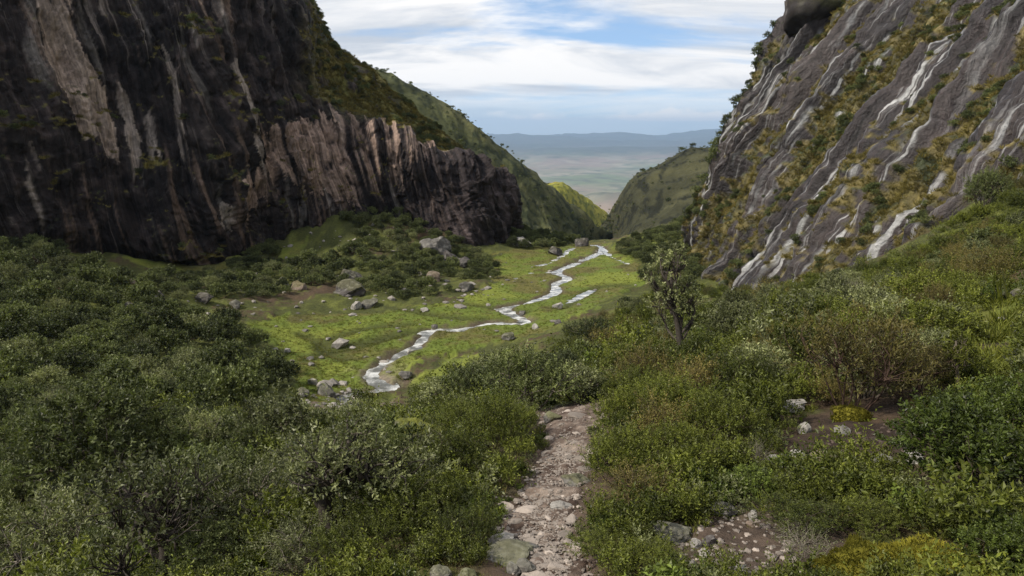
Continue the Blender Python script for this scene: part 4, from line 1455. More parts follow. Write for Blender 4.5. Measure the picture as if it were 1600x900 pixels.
# single shrubs and trees that can be pointed out: px, py of the foot, crown width in px, kind, height factor, name, category, label
HERO = [
    (700, 768, 150, 'heath_near', 0.9, 'shrub', 'bright green shrub left of the trail above the broad slab'),
    (770, 720, 130, 'heath_near', 1.0, 'shrub', 'dark green shrub on the left trail edge halfway up'),
    (640, 850, 190, 'heath_near', 0.8, 'shrub', 'large fresh green shrub low on the left of the trail'),
    (725, 868, 120, 'heath_near', 0.8, 'shrub', 'fresh green shrub between the large one and the broad slab'),
    (560, 905, 170, 'heath_near', 0.8, 'shrub', 'green shrub at the bottom edge left of centre'),
    (800, 690, 90, 'heath_near', 0.9, 'shrub', 'small shrub by the top left bend of the trail'),
    (715, 690, 100, 'heath_near', 0.8, 'shrub', 'shrub growing right against the mossy outcrop'),
    (975, 690, 110, 'heath_near', 1.0, 'shrub', 'shrub on the right trail edge at its top'),
    (975, 760, 130, 'heath_near', 1.0, 'shrub', 'shrub overhanging the mossy slab right of the trail'),
    (1000, 810, 140, 'russet_mid', 0.8, 'shrub', 'russet tipped shrub right of the pale tread stone'),
    (950, 880, 120, 'heath_near', 0.6, 'shrub', 'low leafy shrub on the right edge of the lower trail'),
    (1030, 900, 120, 'heath_near', 0.6, 'shrub', 'low shrub at the bottom edge left of the clearing'),
    (1060, 760, 150, 'heath_near', 0.9, 'shrub', 'bushy shrub above the grey slab of the clearing'),
    (1125, 715, 150, 'heath_near', 0.95, 'shrub', 'tall green shrub left of the stone heap'),
    (1185, 782, 120, 'glossy_near', 0.6, 'shrub', 'dark shrub with bare lower stems beside the stone heap'),
    (1060, 680, 140, 'heath_near', 1.0, 'shrub', 'green shrub second in from the upper trail on the right'),
    (1160, 640, 140, 'heath_near', 0.9, 'shrub', 'green shrub left of the long flat slab'),
    (1270, 838, 150, 'heath_near', 0.55, 'shrub', 'bright spreading shrub in front of the dug earth'),
    (1385, 835, 130, 'heath_near', 0.55, 'shrub', 'bright shrub right of the spreading one'),
    (1530, 790, 260, 'glossy_near', 0.95, 'shrub', 'big dark glossy leaved shrub at lower right'),
    (1610, 700, 170, 'glossy_near', 1.0, 'shrub', 'dark glossy shrub cut by the right frame edge'),
    (1500, 690, 130, 'glossy_near', 0.9, 'shrub', 'glossy shrub behind the big one at lower right'),
    (1590, 900, 170, 'glossy_near', 0.8, 'shrub', 'dark shrub in the bottom right corner'),
    (1345, 655, 200, 'russet_mid', 1.2, 'shrub', 'tall dark twiggy shrub above the dug earth'),
    (1420, 630, 130, 'russet_mid', 1.0, 'shrub', 'twiggy russet shrub right of the tall dark one'),
    (1260, 600, 130, 'heath_mid', 1.0, 'shrub', 'green shrub left of the tall dark twiggy one'),
    (1010, 640, 110, 'heath_near', 0.9, 'shrub', 'yellowish green shrub right of the top of the trail'),
    (745, 650, 140, 'thick_near', 0.85, 'shrub', 'leftmost big dark shrub of the central clump'),
    (820, 650, 160, 'thick_near', 0.95, 'shrub', 'tallest dark shrub of the central clump'),
    (695, 652, 100, 'silver_mid', 0.85, 'shrub', 'greyish shrub on the left of the central clump'),
    (905, 630, 100, 'silver_mid', 0.9, 'shrub', 'silvery shrub on the right of the central clump'),
    (775, 620, 110, 'silver_mid', 0.9, 'shrub', 'grey green shrub at the back of the central clump'),
    (880, 605, 100, 'thick_near', 0.8, 'shrub', 'dark shrub at the back right of the central clump'),
    (590, 735, 130, 'silver_near', 0.6, 'shrub', 'silvery shrub left of the mossy outcrop'),
    (500, 775, 180, 'silver_near', 0.6, 'shrub', 'broad silvery shrub below the lower stream'),
    (420, 720, 150, 'silver_mid', 1.0, 'shrub', 'grey green shrub right of the brown pointed rock'),
    (380, 870, 200, 'silver_near', 1.0, 'shrub', 'sparse grey shrub with lichened twigs at lower left'),
    (120, 800, 230, 'thick_near', 1.1, 'shrub', 'dense grey green shrub at lower left'),
    (60, 930, 230, 'silver_near', 1.0, 'shrub', 'long leaved shrub in the bottom left corner'),
    (230, 760, 170, 'thick_near', 1.0, 'shrub', 'grey green shrub above the twiggy tree'),
    (20, 760, 170, 'thick_near', 1.0, 'shrub', 'dark shrub at the left frame edge low down'),
    (320, 930, 170, 'thick_near', 0.9, 'shrub', 'shrub at the bottom edge right of the twiggy trunk'),
    (470, 910, 160, 'silver_near', 0.8, 'shrub', 'pale twiggy shrub at the bottom edge under the twisted trunk'),
    (180, 920, 170, 'thick_near', 0.9, 'shrub', 'dark shrub at the bottom edge left of the twiggy trunk'),
    (1180, 745, 80, 'bare_near', 1.1, 'shrub', 'half bare pale twigged shrub left of the stone heap'),
    (375, 830, 130, 'bare_near', 1.0, 'shrub', 'bare lichened shrub between the twiggy tree and twisted trunk'),
    (585, 800, 90, 'bare_near', 1.0, 'shrub', 'half bare shrub left of the large fresh one'),
    (230, 870, 120, 'bare_near', 1.0, 'shrub', 'bare twigged shrub left of the twiggy trunk'),
    (1260, 890, 110, 'bare_near', 0.9, 'shrub', 'half bare shrub at the bottom edge right of the clearing'),
    (1010, 740, 70, 'bare_near', 1.0, 'shrub', 'half bare shrub in the heath right of the mossy slab'),
    (1190, 590, 70, 'bare_near', 1.1, 'shrub', 'bare pale shrub among green ones below the boulder pair'),
    (1340, 480, 60, 'bare_near', 1.1, 'shrub', 'bare shrub on the upper right slope'),
    (460, 690, 80, 'bare_near', 1.0, 'shrub', 'half bare shrub above the broad silvery one'),
    (1145, 525, 70, 'silver_mid', 1.5, 'shrub', 'silver leaved small tree right of the lone tree'),
    (985, 590, 90, 'heath_mid', 0.8, 'shrub', 'green shrub under the lone tree on its left'),
    (930, 545, 80, 'thick_near', 0.8, 'shrub', 'dark shrub at the meadow edge left of the lone tree'),
    (1480, 545, 120, 'heath_mid', 0.9, 'shrub', 'green shrub behind the lone sapling'),
    (1545, 330, 70, 'thick_near', 1.3, 'shrub', 'dark upright bush against the slabby cliff at right'),
]
hq = cast([h[0] for h in HERO], [min(h[1], 1200) for h in HERO], land_z)[0]
for h, q in zip(HERO, hq):
    f = q[1] * CP - q[2] * SP
    rad = 0.5 * h[2] * f / FPX
    q = q + np.array([0, rad * 0.35, 0])
    q[2] = land_z(q[:1], q[1:2])[0] - 0.04
    put(h[5], h[3], q, rad / 0.95, h[6], 'shrub', 'shrubs that stand out near the trail', True, h[4])


# trees with trunks of their own
def tree(px, py, hpx, trunk, label, key_mat, seed, lobes, spread, sprigs, llen, lwid, per=12, bare=0.1, lean=(0, 0), bark=(0.06, 0.05, 0.042), lobe_r=0.3, stem_r=0.035, zlo=0.42, slen=0.13, tall=False):
    q = cast(px, py, land_z)[0][0]
    f = q[1] * CP - q[2] * SP
    H = hpx * f / FPX
    r = np.random.default_rng(seed)
    fo, stg = plant_geo(seed, lobes=lobes, spread=spread, height=1.05, sprigs=sprigs, per=per, slen=slen, zlo=zlo, tall=tall, llen=llen, lwid=lwid, up=0.3, lobe_r=lobe_r,
                        trunk=trunk, stem_r=stem_r, twig=160, bark=bark, bare=bare)
    e = bpy.data.objects.new('tree', None)
    COL.objects.link(e)
    e.location = tuple(q - np.array([0, 0, 0.05]))
    e.scale = (H, H, H)
    e['label'] = label
    e['category'] = 'tree'
    link('crown', fo.mesh('crown', [key_mat]), e)
    link('trunk', stg.mesh('trunk', [M_bark], True), e)
    PLACED.insert(0, (q[0], q[1] - 0.8, 1.3))


tree(1068, 568, 172, [(0, 0, 0), (-0.03, 0, 0.16), (-0.07, 0, 0.38), (-0.13, 0, 0.6), (-0.19, 0, 0.85)], 'lone dark trunked tree standing above the meadow on the right', M_silver, 2001, 17, 0.25, 270, 0.026, 0.008, lobe_r=0.068, stem_r=0.015, bare=0.1, zlo=0.42, slen=0.07, tall=True)
tree(258, 935, 230, [(0, 0, 0), (0.0, 0, 0.2), (0.04, 0, 0.42), (-0.05, 0, 0.6), (-0.2, 0, 0.78)], 'twiggy tree with forked dark trunk at lower left', M_silver, 2002, 10, 0.62, 420, 0.036, 0.010, lobe_r=0.24, stem_r=0.022, bare=0.3)
tree(545, 850, 210, [(0.1, 0, 0), (-0.05, 0, 0.1), (-0.16, 0, 0.3), (-0.17, 0, 0.5), (-0.1, 0, 0.75)], 'tree with a twisted leaning dark trunk left of the large fresh shrub', M_silver, 2003, 10, 0.55, 480, 0.036, 0.010, lobe_r=0.24, stem_r=0.03, bare=0.15)
tree(1493, 610, 95, [(0.05, 0, 0), (0, 0, 0.3), (-0.04, 0, 0.6), (-0.1, 0, 0.9)], 'thin yellow green sapling beside the flat pale slab', M_blade, 2004, 5, 0.22, 60, 0.14, 0.016, per=6, lobe_r=0.12, stem_r=0.012, bark=(0.17, 0.14, 0.11))

# the rest of the thicket and heath: individuals where they show largest, a mass beyond
REGIONS = [  # polygon, kind near, kind far, radius range (m), spacing, name, label, group
    ([(-60, 400), (60, 392), (150, 425), (240, 478), (330, 500), (390, 535), (415, 560), (440, 610), (400, 650), (330, 660), (200, 640), (60, 620), (-60, 600)], 'thick_far', (1.0, 2.3), 1.05,
     'thicket_shrub', 'dark shrub of the left thicket', 'dark shrubs of the left thicket', 240),
    ([(-60, 600), (200, 645), (330, 660), (440, 715), (560, 735), (620, 740), (560, 800), (300, 900), (-60, 900)], 'thick_near', (0.7, 1.25), 1.0,
     'thicket_shrub', 'grey green shrub of the lower left slope', 'grey shrubs of the lower left slope', 60),
    ([(360, 400), (420, 330), (480, 318), (640, 318), (740, 395), (790, 432), (700, 452), (620, 470), (560, 440), (480, 450), (400, 470), (260, 475), (200, 440), (360, 430)], 'thick_far', (0.9, 1.9), 1.05,
     'talus_shrub', 'dark shrub of the talus', 'shrubs on the talus', 170),
    ([(800, 355), (870, 372), (900, 378), (860, 388), (800, 388)], 'thick_far', (1.0, 1.7), 1.0,
     'talus_shrub', 'dark shrub on the bank right of the dark cliff nose', 'shrubs by the cliff nose', 20),
    ([(945, 396), (1010, 368), (1085, 320), (1090, 430), (1060, 470), (1000, 440), (1010, 412)], 'thick_far', (0.9, 1.6), 1.0,
     'bank_shrub', 'shrub of the right meadow bank', 'shrubs on the right meadow bank', 60),
    ([(880, 540), (960, 490), (1020, 470), (1090, 455), (1200, 470), (1330, 440), (1430, 395), (1560, 320), (1640, 280), (1640, 420), (1480, 500), (1380, 500), (1200, 530), (1000, 560), (900, 600)], 'heath_mid', (0.7, 1.35), 0.95,
     'heath_shrub', 'olive shrub of the upper right slope', 'shrubs of the upper right slope', 165),
    ([(960, 580), (1100, 545), (1250, 520), (1470, 500), (1480, 600), (1400, 640), (1300, 660), (1200, 650), (1100, 720), (1000, 720), (950, 650)], 'heath_mid', (0.42, 0.8), 0.95,
     'heath_shrub', 'bright shrub of the near right slope', 'shrubs of the near right slope', 150),
]
MASS = []
LANDMARKS = {
    0: [(20, 410, 'at its upper left below the cliff foot'), (190, 448, 'below the tan boulder'), (240, 480, 'around the dark block on its upper edge'), (128, 616, 'around the pale rock inside it'),
        (20, 520, 'at its left edge'), (330, 520, 'on its crest toward the meadow'), (440, 600, 'at its tip by the lower stream'), (300, 600, 'in its middle'), (40, 600, 'at its lower left')],
    1: [(164, 668, 'by the grey rock'), (321, 722, 'by the brown pointed rock'), (400, 662, 'by the dark rock'), (174, 716, 'by the flat grey rock'), (20, 700, 'at the left frame edge'), (560, 720, 'near the mossy outcrop'),
        (250, 850, 'around the twiggy tree'), (500, 800, 'around the twisted trunk')],
    2: [(190, 448, 'near the tan boulder'), (464, 454, 'near the brown mossy boulder'), (550, 455, 'near the largest dark slab boulder'), (690, 400, 'in the rockfall'), (440, 350, 'high up at the foot of the wall'),
        (580, 330, 'directly under the pinkish rock'), (330, 460, 'near the dark boulder above the meadow'), (400, 400, 'between the two grassy strips'), (620, 400, 'in the middle of the talus')],
    4: [(970, 395, 'at its low end by the stream lip'), (1060, 350, 'high under the dark hill'), (1040, 430, 'behind the lone tree')],
    5: [(930, 540, 'left of the lone tree'), (1104, 535, 'near the pale boulder pair'), (1388, 450, 'near the grey rock under the cliff'), (1240, 480, 'below the pale streaked slabs'), (1560, 360, 'at the upper right by the cliff foot'),
        (1460, 430, 'above the grassy bank'), (1080, 465, 'at the lowest corner of the cliff')],
    6: [(1068, 565, 'at the foot of the lone tree'), (1182, 536, 'near the pale rock streak'), (1240, 640, 'near the long flat slab'), (1345, 600, 'around the tall dark twiggy shrub'), (1000, 680, 'next to the upper trail'),
        (1470, 560, 'near the lone sapling'), (1130, 640, 'halfway between trail and long slab'), (1330, 530, 'uphill of the tall dark twiggy shrub')],
}


def landmark(ri, p):
    L = LANDMARKS.get(ri)
    if not L:
        return ''
    a, b, _ = to_px(np.asarray(p))
    return ' ' + min(L, key=lambda m: (m[0] - a) ** 2 + 4 * (m[1] - b) ** 2)[2]


GREEN_MIX = {'heath_mid': ('heath_mid', 'heath_mid', 'heath_mid', 'russet_mid', 'silver_mid'), 'thick_near': ('thick_near', 'thick_near', 'silver_near'), 'thick_far': ('thick_far',) * 5 + ('silver_mid',)}
OPEN_BANK = [(455, 585), (640, 560), (650, 640), (610, 690), (470, 690)]
STRIP_OK = [OPEN_BANK] + STRIPS[:2] + STRIPS[2:3] + STRIPS[4:]
for ri, (poly, key, (r0, r1), sp_, nm, lab, grp, nmax) in enumerate(REGIONS):
    pa = np.array(poly, float)
    ntry = 3000
    x = RNG.uniform(pa[:, 0].min(), pa[:, 0].max(), ntry)
    y = RNG.uniform(pa[:, 1].min(), pa[:, 1].max(), ntry)
    ok = in_poly(x, y, pa)
    x, y = x[ok], y[ok]
    q, hit = cast(x, y, base_z, n=260)
    q = q[hit]
    n_gap = fbm(np.stack([q[:, 0], q[:, 1], np.zeros(len(q))], -1) / (12 * r1), 3, 400 + ri)
    px, py, _ = to_px(q)
    bad = np.zeros(len(q), bool)
    for s_ in STRIP_OK:
        bad |= in_poly(px, py, s_)
    bad |= in_poly(px, py, MEADOW)
    acc = []
    zq = land_z(q[:, 0], q[:, 1])
    for j in range(len(q)):
        if bad[j] or n_gap[j] > (0.42 if ri not in (2,) else 0.3):
            continue
        rad = RNG.uniform(r0, r1)
        if any((q[j, 0] - a) ** 2 + (q[j, 1] - b) ** 2 < (sp_ * 0.66 * (rad + c_)) ** 2 for a, b, c_ in acc):
            continue
        if any((q[j, 0] - a) ** 2 + (q[j, 1] - b) ** 2 < (0.5 * (rad + c_)) ** 2 for a, b, c_ in PLACED[:70]):
            continue
        if (np.hypot(BOULDER_POS[:, 0] - q[j, 0], BOULDER_POS[:, 1] + 0.6 * rad - q[j, 1]) < 0.8 * BOULDER_POS[:, 2] + 0.75 * rad).any():
            continue
        dp, pp = dist_line(q[j:j + 1, 0], q[j:j + 1, 1], PC[:, :2])
        if dp[0] < 0.62 + rad * 0.9:
            continue
        acc.append((q[j, 0], q[j, 1], rad))
        pos = np.array([q[j, 0], q[j, 1], zq[j] - 0.06])
        kk = GREEN_MIX[key][RNG.integers(len(GREEN_MIX[key]))]
        if len(acc) <= nmax:
            lm = landmark(ri, pos)
            put(nm, kk, pos, rad, lab + lm, 'shrub', grp + lm, ri in (1, 6), RNG.uniform(0.85, 1.2))
        else:
            MASS.append((pos, rad, kk))


# ------------------------------------------------------------------ tufts, mosses and ground cover (nobody could count them)
def tuft_template(seed, n, spread, lean, wid):
    r = np.random.default_rng(seed)
    a = r.uniform(0, 6.28, n)
    b = np.stack([np.cos(a), np.sin(a), np.zeros(n)], -1) * (r.random(n) ** 0.5 * spread)[:, None]
    d = unit(np.stack([np.cos(a) * lean, np.sin(a) * lean, np.ones(n)], -1) + r.normal(size=(n, 3)) * 0.25)
    L = r.uniform(0.6, 1.1, n)
    V, F = leaf_quads(b, d, L, np.full(n, wid), r)
    c = np.repeat(np.stack([r.random(n), np.clip(r.normal(0.5, 0.2, n), 0, 1), np.zeros(n)], -1), 4, 0)
    return V, F, c


def template_set(name, meshes):
    c = bpy.data.collections.new(name)
    for i, me in enumerate(meshes):
        c.objects.link(bpy.data.objects.new('%s_%02d' % (name, i), me))
    return c


def scatter_tree(coll):
    ng = bpy.data.node_groups.new('scatter_' + coll.name, 'GeometryNodeTree')
    ng.interface.new_socket('Geometry', in_out='INPUT', socket_type='NodeSocketGeometry')
    ng.interface.new_socket('Geometry', in_out='OUTPUT', socket_type='NodeSocketGeometry')
    gi, go = ng.nodes.new('NodeGroupInput'), ng.nodes.new('NodeGroupOutput')
    ci = ng.nodes.new('GeometryNodeCollectionInfo')
    ci.inputs['Collection'].default_value = coll
    ci.inputs['Separate Children'].default_value = True
    ci.inputs['Reset Children'].default_value = True
    io = ng.nodes.new('GeometryNodeInstanceOnPoints')
    io.inputs['Pick Instance'].default_value = True

    def attr(nm, typ):
        n = ng.nodes.new('GeometryNodeInputNamedAttribute')
        n.data_type = typ
        n.inputs['Name'].default_value = nm
        return n.outputs['Attribute']
    ng.links.new(gi.outputs[0], io.inputs['Points'])
    ng.links.new(ci.outputs[0], io.inputs['Instance'])
    ng.links.new(attr('idx', 'INT'), io.inputs['Instance Index'])
    ng.links.new(attr('rot', 'FLOAT_VECTOR'), io.inputs['Rotation'])
    ng.links.new(attr('size', 'FLOAT'), io.inputs['Scale'])
    ng.links.new(io.outputs[0], go.inputs[0])
    return ng


TREES = {}


def scatter(name, label, pos, size, coll, seed, up=None, lean=0.6):
    r = np.random.default_rng(seed)
    n = len(pos)
    d = np.zeros((n, 3)) + np.array([0, 0, 1.0])
    d += r.normal(size=(n, 3)) * np.array([0.12, 0.12, 0])
    if up is not None:
        d += up * lean
    d = unit(d)
    rot = np.stack([r.uniform(-0.1, 0.1, n), np.arccos(np.clip(d[:, 2], -1, 1)), np.arctan2(d[:, 1], d[:, 0])], -1)
    if up is None:
        rot[:, 2] = r.uniform(0, 6.28, n)
    me = bpy.data.meshes.new(name)
    me.vertices.add(n)
    me.vertices.foreach_set('co', np.asarray(pos, np.float32).ravel())
    me.attributes.new('rot', 'FLOAT_VECTOR', 'POINT').data.foreach_set('vector', rot.astype(np.float32).ravel())
    me.attributes.new('size', 'FLOAT', 'POINT').data.foreach_set('value', np.asarray(size, np.float32))
    me.attributes.new('idx', 'INT', 'POINT').data.foreach_set('value', r.integers(0, len(coll.objects), n).astype(np.int32))
    o = link(name, me, kind='stuff', label=label)
    if coll.name not in TREES:
        TREES[coll.name] = scatter_tree(coll)
    md = o.modifiers.new('scatter', 'NODES')
    md.node_group = TREES[coll.name]
    return o


def tuft_set(name, mat, n_var, seed, n, spread, lean, wid):
    return template_set(name, [mesh_np(name, *tuft_template(seed + s_, n, spread, lean, wid), [mat], smooth=False) for s_ in range(n_var)])


def bush_set(name, mat, n_var, seed, **kw):
    return template_set(name, [plant_geo(seed + s_, stems=False, **kw)[0].mesh(name, [mat]) for s_ in range(n_var)])


TUFT = tuft_set('tussock', M_tuft, 5, 0, 60, 0.32, 0.8, 0.030)
BLADE = tuft_set('blades', M_blade, 5, 20, 26, 0.35, 0.6, 0.030)
DRY = tuft_set('dry_blades', M_tuft, 4, 30, 20, 0.30, 0.7, 0.026)
SCRUB = bush_set('scrub', M_thicket, 4, 3000, lobes=7, sprigs=150, per=6, slen=0.3, llen=0.16, lwid=0.05, up=0.4, lobe_r=0.45, height=1.1)
HERB = bush_set('herb', M_heath, 5, 3100, lobes=6, sprigs=90, per=9, slen=0.42, llen=0.13, lwid=0.030, up=0.8, lobe_r=0.42, height=1.0, shoots=0.8)
HERB2 = bush_set('leafy_herb', M_dark, 3, 3200, lobes=6, sprigs=70, per=8, slen=0.36, llen=0.16, lwid=0.05, up=0.6, lobe_r=0.45, height=0.8, shoots=0.6)
GREY = bush_set('grey_herb', M_silver, 3, 3300, lobes=6, sprigs=70, per=8, slen=0.4, llen=0.15, lwid=0.035, up=0.6, lobe_r=0.45, height=0.9, shoots=0.6)
THICK = template_set('thick', [k_[0] for k_ in KINDS['thick_far']])
HEATH = template_set('heath', [k_[0] for k_ in KINDS['heath_mid']])


def cliff_plants(C, tag, seed, n_tuft, n_bush, s_t, s_b):
    G, nrm, veg, c, px, py = C
    r = np.random.default_rng(seed)
    vis = ((px > -80) & (px < 1680) & (py > -60) & (py < 470)).ravel()
    P, N, v = G.reshape(-1, 3), nrm.reshape(-1, 3), veg.ravel()
    A = np.linalg.norm(np.cross(np.gradient(G, axis=0), np.gradient(G, axis=1)), axis=-1).ravel()
    p = v ** 2 * vis * A
    i = r.choice(len(P), n_tuft, p=p / p.sum())
    scatter('tussock_grass', 'straw coloured tussocks on ledges of the %s' % tag, P[i] - N[i] * 0.1, s_t * r.uniform(0.6, 1.4, n_tuft), TUFT, seed + 1, N[i])
    gn = sstep(0.0, 0.4, fbm(P / 9.0, 3, seed))
    p = v * vis * A * (gn + 0.03)
    i = r.choice(len(P), n_bush, p=p / p.sum())
    scatter('ledge_scrub', 'dark green scrub clinging to the %s' % tag, P[i] - N[i] * 0.1, s_b * r.uniform(0.5, 1.5, n_bush), SCRUB, seed + 2, N[i])


cliff_plants(CL, 'left rock wall and dome', 41, 11000, 1000, 0.7, 0.7)
cliff_plants(CR, 'slabby right cliff', 51, 26000, 2600, 0.62, 0.58)

for nm, cnt, lab in (('green_ridge', 1500, 'scrub dotted over the green mountainside'), ('dark_hill', 1800, 'scrub dotted over the dark rounded hill'), ('sunny_spur', 220, 'scrub dotted over the yellow green spur')):
    r_ = np.random.default_rng(len(nm))
    g_ = HILLS[nm].reshape(-1, 3)
    w_ = sstep(-0.1, 0.35, fbm(g_ / 40.0, 3, 19)) + 0.05
    k_ = r_.choice(len(g_), cnt, p=w_ / w_.sum())
    scatter('hill_scrub', lab, g_[k_] + r_.normal(size=(cnt, 3)) * np.array([1.5, 1.5, 0]), r_.lognormal(-0.5, 0.5, cnt), SCRUB, 63)

# scrub along the skyline edge of the slabby cliff, and the dark knob at its top
def cliff_edge():
    G = CR[0]
    ex, ey, _ = to_px(G)
    r_ = np.random.default_rng(91)
    pts = []
    for lo in range(40, 400, 5):
        m = np.where(((ey > lo) & (ey < lo + 5) & (G[..., 1] > 100)).ravel())[0]
        if len(m):
            pts.append(G.reshape(-1, 3)[m[np.argmin(ex.ravel()[m])]])
    pts = np.array(pts)
    pts = pts[r_.random(len(pts)) < 0.75] + np.array([0.3, 0, -0.3])
    scatter('edge_scrub', 'dark scrub along the skyline edge of the slabby cliff', pts, r_.lognormal(-0.1, 0.4, len(pts)), SCRUB, 92)
    p = at(1270, 22, 152)
    V, F = rock_geo(905, 4, 7, 0.16, 0.8)
    link('outcrop', mesh_np('outcrop', V * 6.0 + p, F, rock_cols(V, (0.035, 0.03, 0.03), 905, 0.3, 0.1), [M_rock]), bpy.data.objects['cliff_right'], label='dark overhanging knob at the top of the cliff edge')


cliff_edge()

# shrub mass beyond the single shrubs
for ks, coll, lab in ((('thick_far', 'thick_near', 'silver_mid', 'silver_near'), THICK, 'continuous dark scrub filling the far slopes'), (('heath_mid', 'russet_mid'), HEATH, 'continuous heath filling the right slope')):
    ms = [m for m in MASS if m[2] in ks]
    if ms:
        scatter('shrubbery', lab, np.array([m[0] for m in ms]), np.array([m[1] for m in ms]), coll, 61)


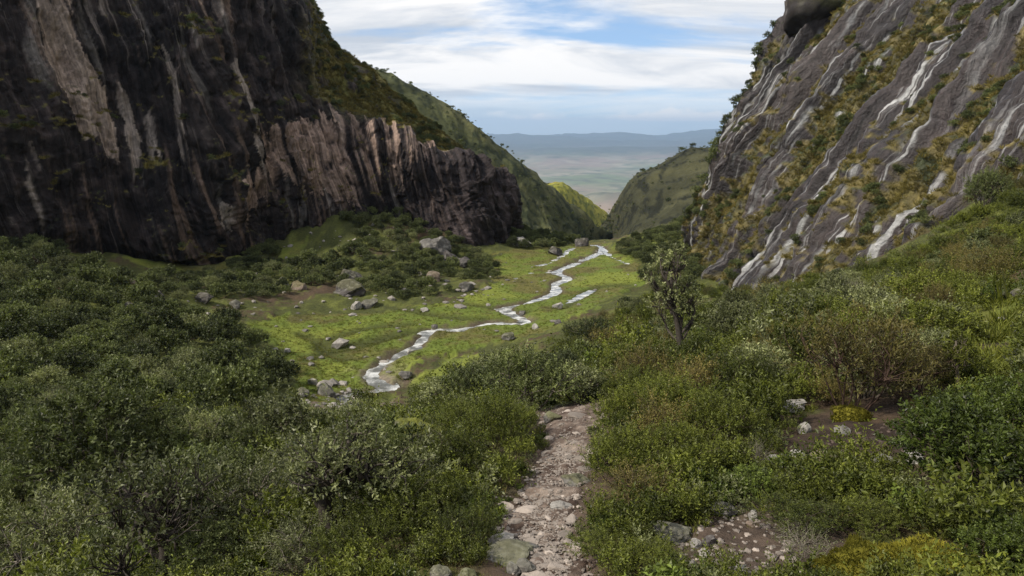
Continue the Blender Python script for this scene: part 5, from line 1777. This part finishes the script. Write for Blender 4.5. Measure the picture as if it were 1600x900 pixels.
def ground_plants():
    r = np.random.default_rng(71)
    # near slope: herbs and grass between the shrubs, thinning with distance
    n = 22000
    az = np.radians(r.uniform(-40, 40, n))
    R = 4.0 * (75 / 4.0) ** r.random(n)
    x, y = R * np.sin(az), R * np.cos(az)
    ns = fbm(np.stack([x, y, np.zeros(n)], -1) / 1.6, 3, 72)
    dp, pp = dist_line(x, y, PC[:, :2])
    hw = np.interp(pp, np.arange(26), PW)
    ok = (dp > hw * 0.95 + 0.10 * r.random(n)) & (ns > -0.3)
    for (bx, by, br) in ((1345, 695, 1.15), (1200, 862, 0.75), (1560, 545, 0.9), (1365, 905, 0.45), (1470, 905, 0.5), (1400, 890, 0.4)):
        q = cast(bx, by)[0][0]
        ok &= np.hypot(x - q[0], (y - q[1]) * 0.7) > br * (0.8 + 0.4 * r.random(n))
    x, y, R, dp = x[ok], y[ok], R[ok], (dp - hw)[ok]
    z = land_z(x, y)
    pos = np.stack([x, y, z - 0.02], -1)
    px, py, _ = to_px(pos)
    ok = ~((in_poly(px, py, MEADOW) | in_poly(px, py, OPEN_BANK)) & (pos[:, 1] > 30))
    for a, b, c_ in PLACED:
        ok &= (pos[:, 0] - a) ** 2 + (pos[:, 1] - b) ** 2 > (0.75 * c_) ** 2
    for a, b, c_ in BOULDER_POS:
        ok &= (np.abs(pos[:, 0] - a) > 1.15 * c_ + 0.05) | (pos[:, 1] > b + c_) | (pos[:, 1] < b - 2.6 * c_ - 0.1)
    pos, R, dp, px, py = pos[ok], R[ok], dp[ok], px[ok], py[ok]
    n = len(pos)
    size = np.clip(0.04 * R ** 0.72, 0.08, 0.42) * r.lognormal(-0.05, 0.35, n) * np.clip(0.45 + dp * 1.2, 0.45, 1.0)
    u = r.random(n) + 0.25 * fbm(pos / 2.5, 3, 76)
    lawn = in_poly(px, py, STRIPS[2]) | in_poly(px, py, STRIPS[0])
    u = np.where(lawn, u * 0.35, u)
    for lo, hi, nm, lab, coll, k in ((-1, 0.36, 'grass', 'green grass between the shrubs of the near slope', BLADE, 0.9), (0.36, 0.46, 'dry_grass', 'straw coloured grass between the shrubs', DRY, 0.9),
                                     (0.46, 0.66, 'undergrowth', 'low heathy undergrowth between the shrubs', HERB, 1.25), (0.66, 0.74, 'leafy_undergrowth', 'dark leafy undergrowth between the shrubs', HERB2, 1.1),
                                     (0.74, 0.82, 'grey_undergrowth', 'greyish undergrowth between the shrubs', GREY, 1.1)):
        m = (u >= lo) & (u < hi)
        scatter(nm, lab, pos[m], size[m] * k, coll, 73)
    # meadow sedge
    n = 22000
    pa = np.array(MEADOW, float)
    X = r.uniform(pa[:, 0].min(), pa[:, 0].max(), n)
    Y = r.uniform(pa[:, 1].min(), pa[:, 1].max(), n)
    ok = in_poly(X, Y, pa)
    q, hit = cast(X[ok], Y[ok], base_z, n=220)
    q = q[hit]
    ds, _ = dist_line(q[:, 0], q[:, 1], STREAM[:, :2])
    q = q[ds > 1.7]
    q[:, 2] = land_z(q[:, 0], q[:, 1]) - 0.02
    scatter('meadow_sedge', 'short sedge over the boggy meadow', q[::2], r.uniform(0.10, 0.34, len(q[::2])), BLADE, 75)
    dn = fbm(q[1::2] / 7.0, 3, 77) > 0.02
    scatter('dry_sedge', 'straw coloured sedge in patches on the meadow', q[1::2][dn], r.uniform(0.10, 0.34, int(dn.sum())), DRY, 78)
    scatter('green_sedge', 'green sedge in patches on the meadow', q[1::2][~dn], r.uniform(0.10, 0.30, int((~dn).sum())), BLADE, 79)
    # grass pressed round the boulders
    bb = BOULDER_POS[np.repeat(np.arange(len(BOULDER_POS)), 16)]
    an = r.uniform(0, 6.28, len(bb))
    rr_ = bb[:, 2] * r.uniform(0.8, 1.15, len(bb))
    gx, gy = bb[:, 0] + rr_ * np.cos(an), bb[:, 1] + rr_ * 0.8 * np.sin(an)
    d0, p0 = dist_line(gx, gy, PC[:, :2])
    m0 = d0 > np.interp(p0, np.arange(26), PW) * 0.9
    gp = np.stack([gx, gy, land_z(gx, gy) - 0.02], -1)[m0]
    scatter('fringe_grass', 'grass fringing the feet of the boulders', gp, np.clip(bb[:, 2][m0] * 0.45, 0.05, 0.45) * r.uniform(0.5, 1.1, len(gp)), BLADE, 80)


ground_plants()


# moss cushions, bottom right
def moss_cushion(px, py, wpx, label, seed):
    q = cast(px, py, land_z)[0][0]
    f = q[1] * CP - q[2] * SP
    rad = 0.5 * wpx * f / FPX
    r = np.random.default_rng(seed)
    n = 5200
    d = unit(r.normal(size=(n, 3)) * np.array([1, 1, 0.8]))
    d[:, 2] = np.abs(d[:, 2])
    bump = 1 + 0.35 * fbm(d * 2.2 + seed, 3, seed)
    P = d * bump[:, None] * np.array([1, 0.8, 0.62])
    ld = unit(d + r.normal(size=(n, 3)) * 0.45 + np.array([0, 0, 0.2]))
    V, F = leaf_quads(P * 0.96, ld, r.uniform(0.06, 0.13, n), np.full(n, 0.016), r)
    br = np.clip(0.5 + 0.4 * fbm(P * 4, 3, seed), 0, 1)
    c = np.repeat(np.stack([np.clip(r.random(n) * 0.6 + 0.4 * br, 0, 1), br, np.zeros(n)], -1), 4, 0)
    fo = mesh_np('fronds', V, F, c, [M_moss], smooth=False)
    Vi, Fi = ICO[3]
    b = 1 + 0.35 * fbm(Vi * 2.2 + seed, 3, seed)
    body = mesh_np('mound', Vi * b[:, None] * np.array([1, 0.8, 0.62]) * 0.97, Fi, np.full(Vi.shape, 0.5), [M_moss])
    e = bpy.data.objects.new('moss_cushion', None)
    COL.objects.link(e)
    e.location = tuple(q + np.array([0, rad * 0.3, -0.1 * rad]))
    e.scale = (rad, rad, rad)
    e['label'] = label
    e['category'] = 'moss'
    link('fronds', fo, e)
    link('mound', body, e)


moss_cushion(1365, 908, 150, 'golden moss cushion at the bottom edge, left of two', 81)
moss_cushion(1475, 908, 160, 'golden moss cushion at the bottom edge under the big glossy shrub', 82)
moss_cushion(1335, 655, 60, 'small yellow moss mound under the tall dark twiggy shrub', 83)
moss_cushion(1585, 870, 90, 'dull moss mound near the bottom right corner', 84)
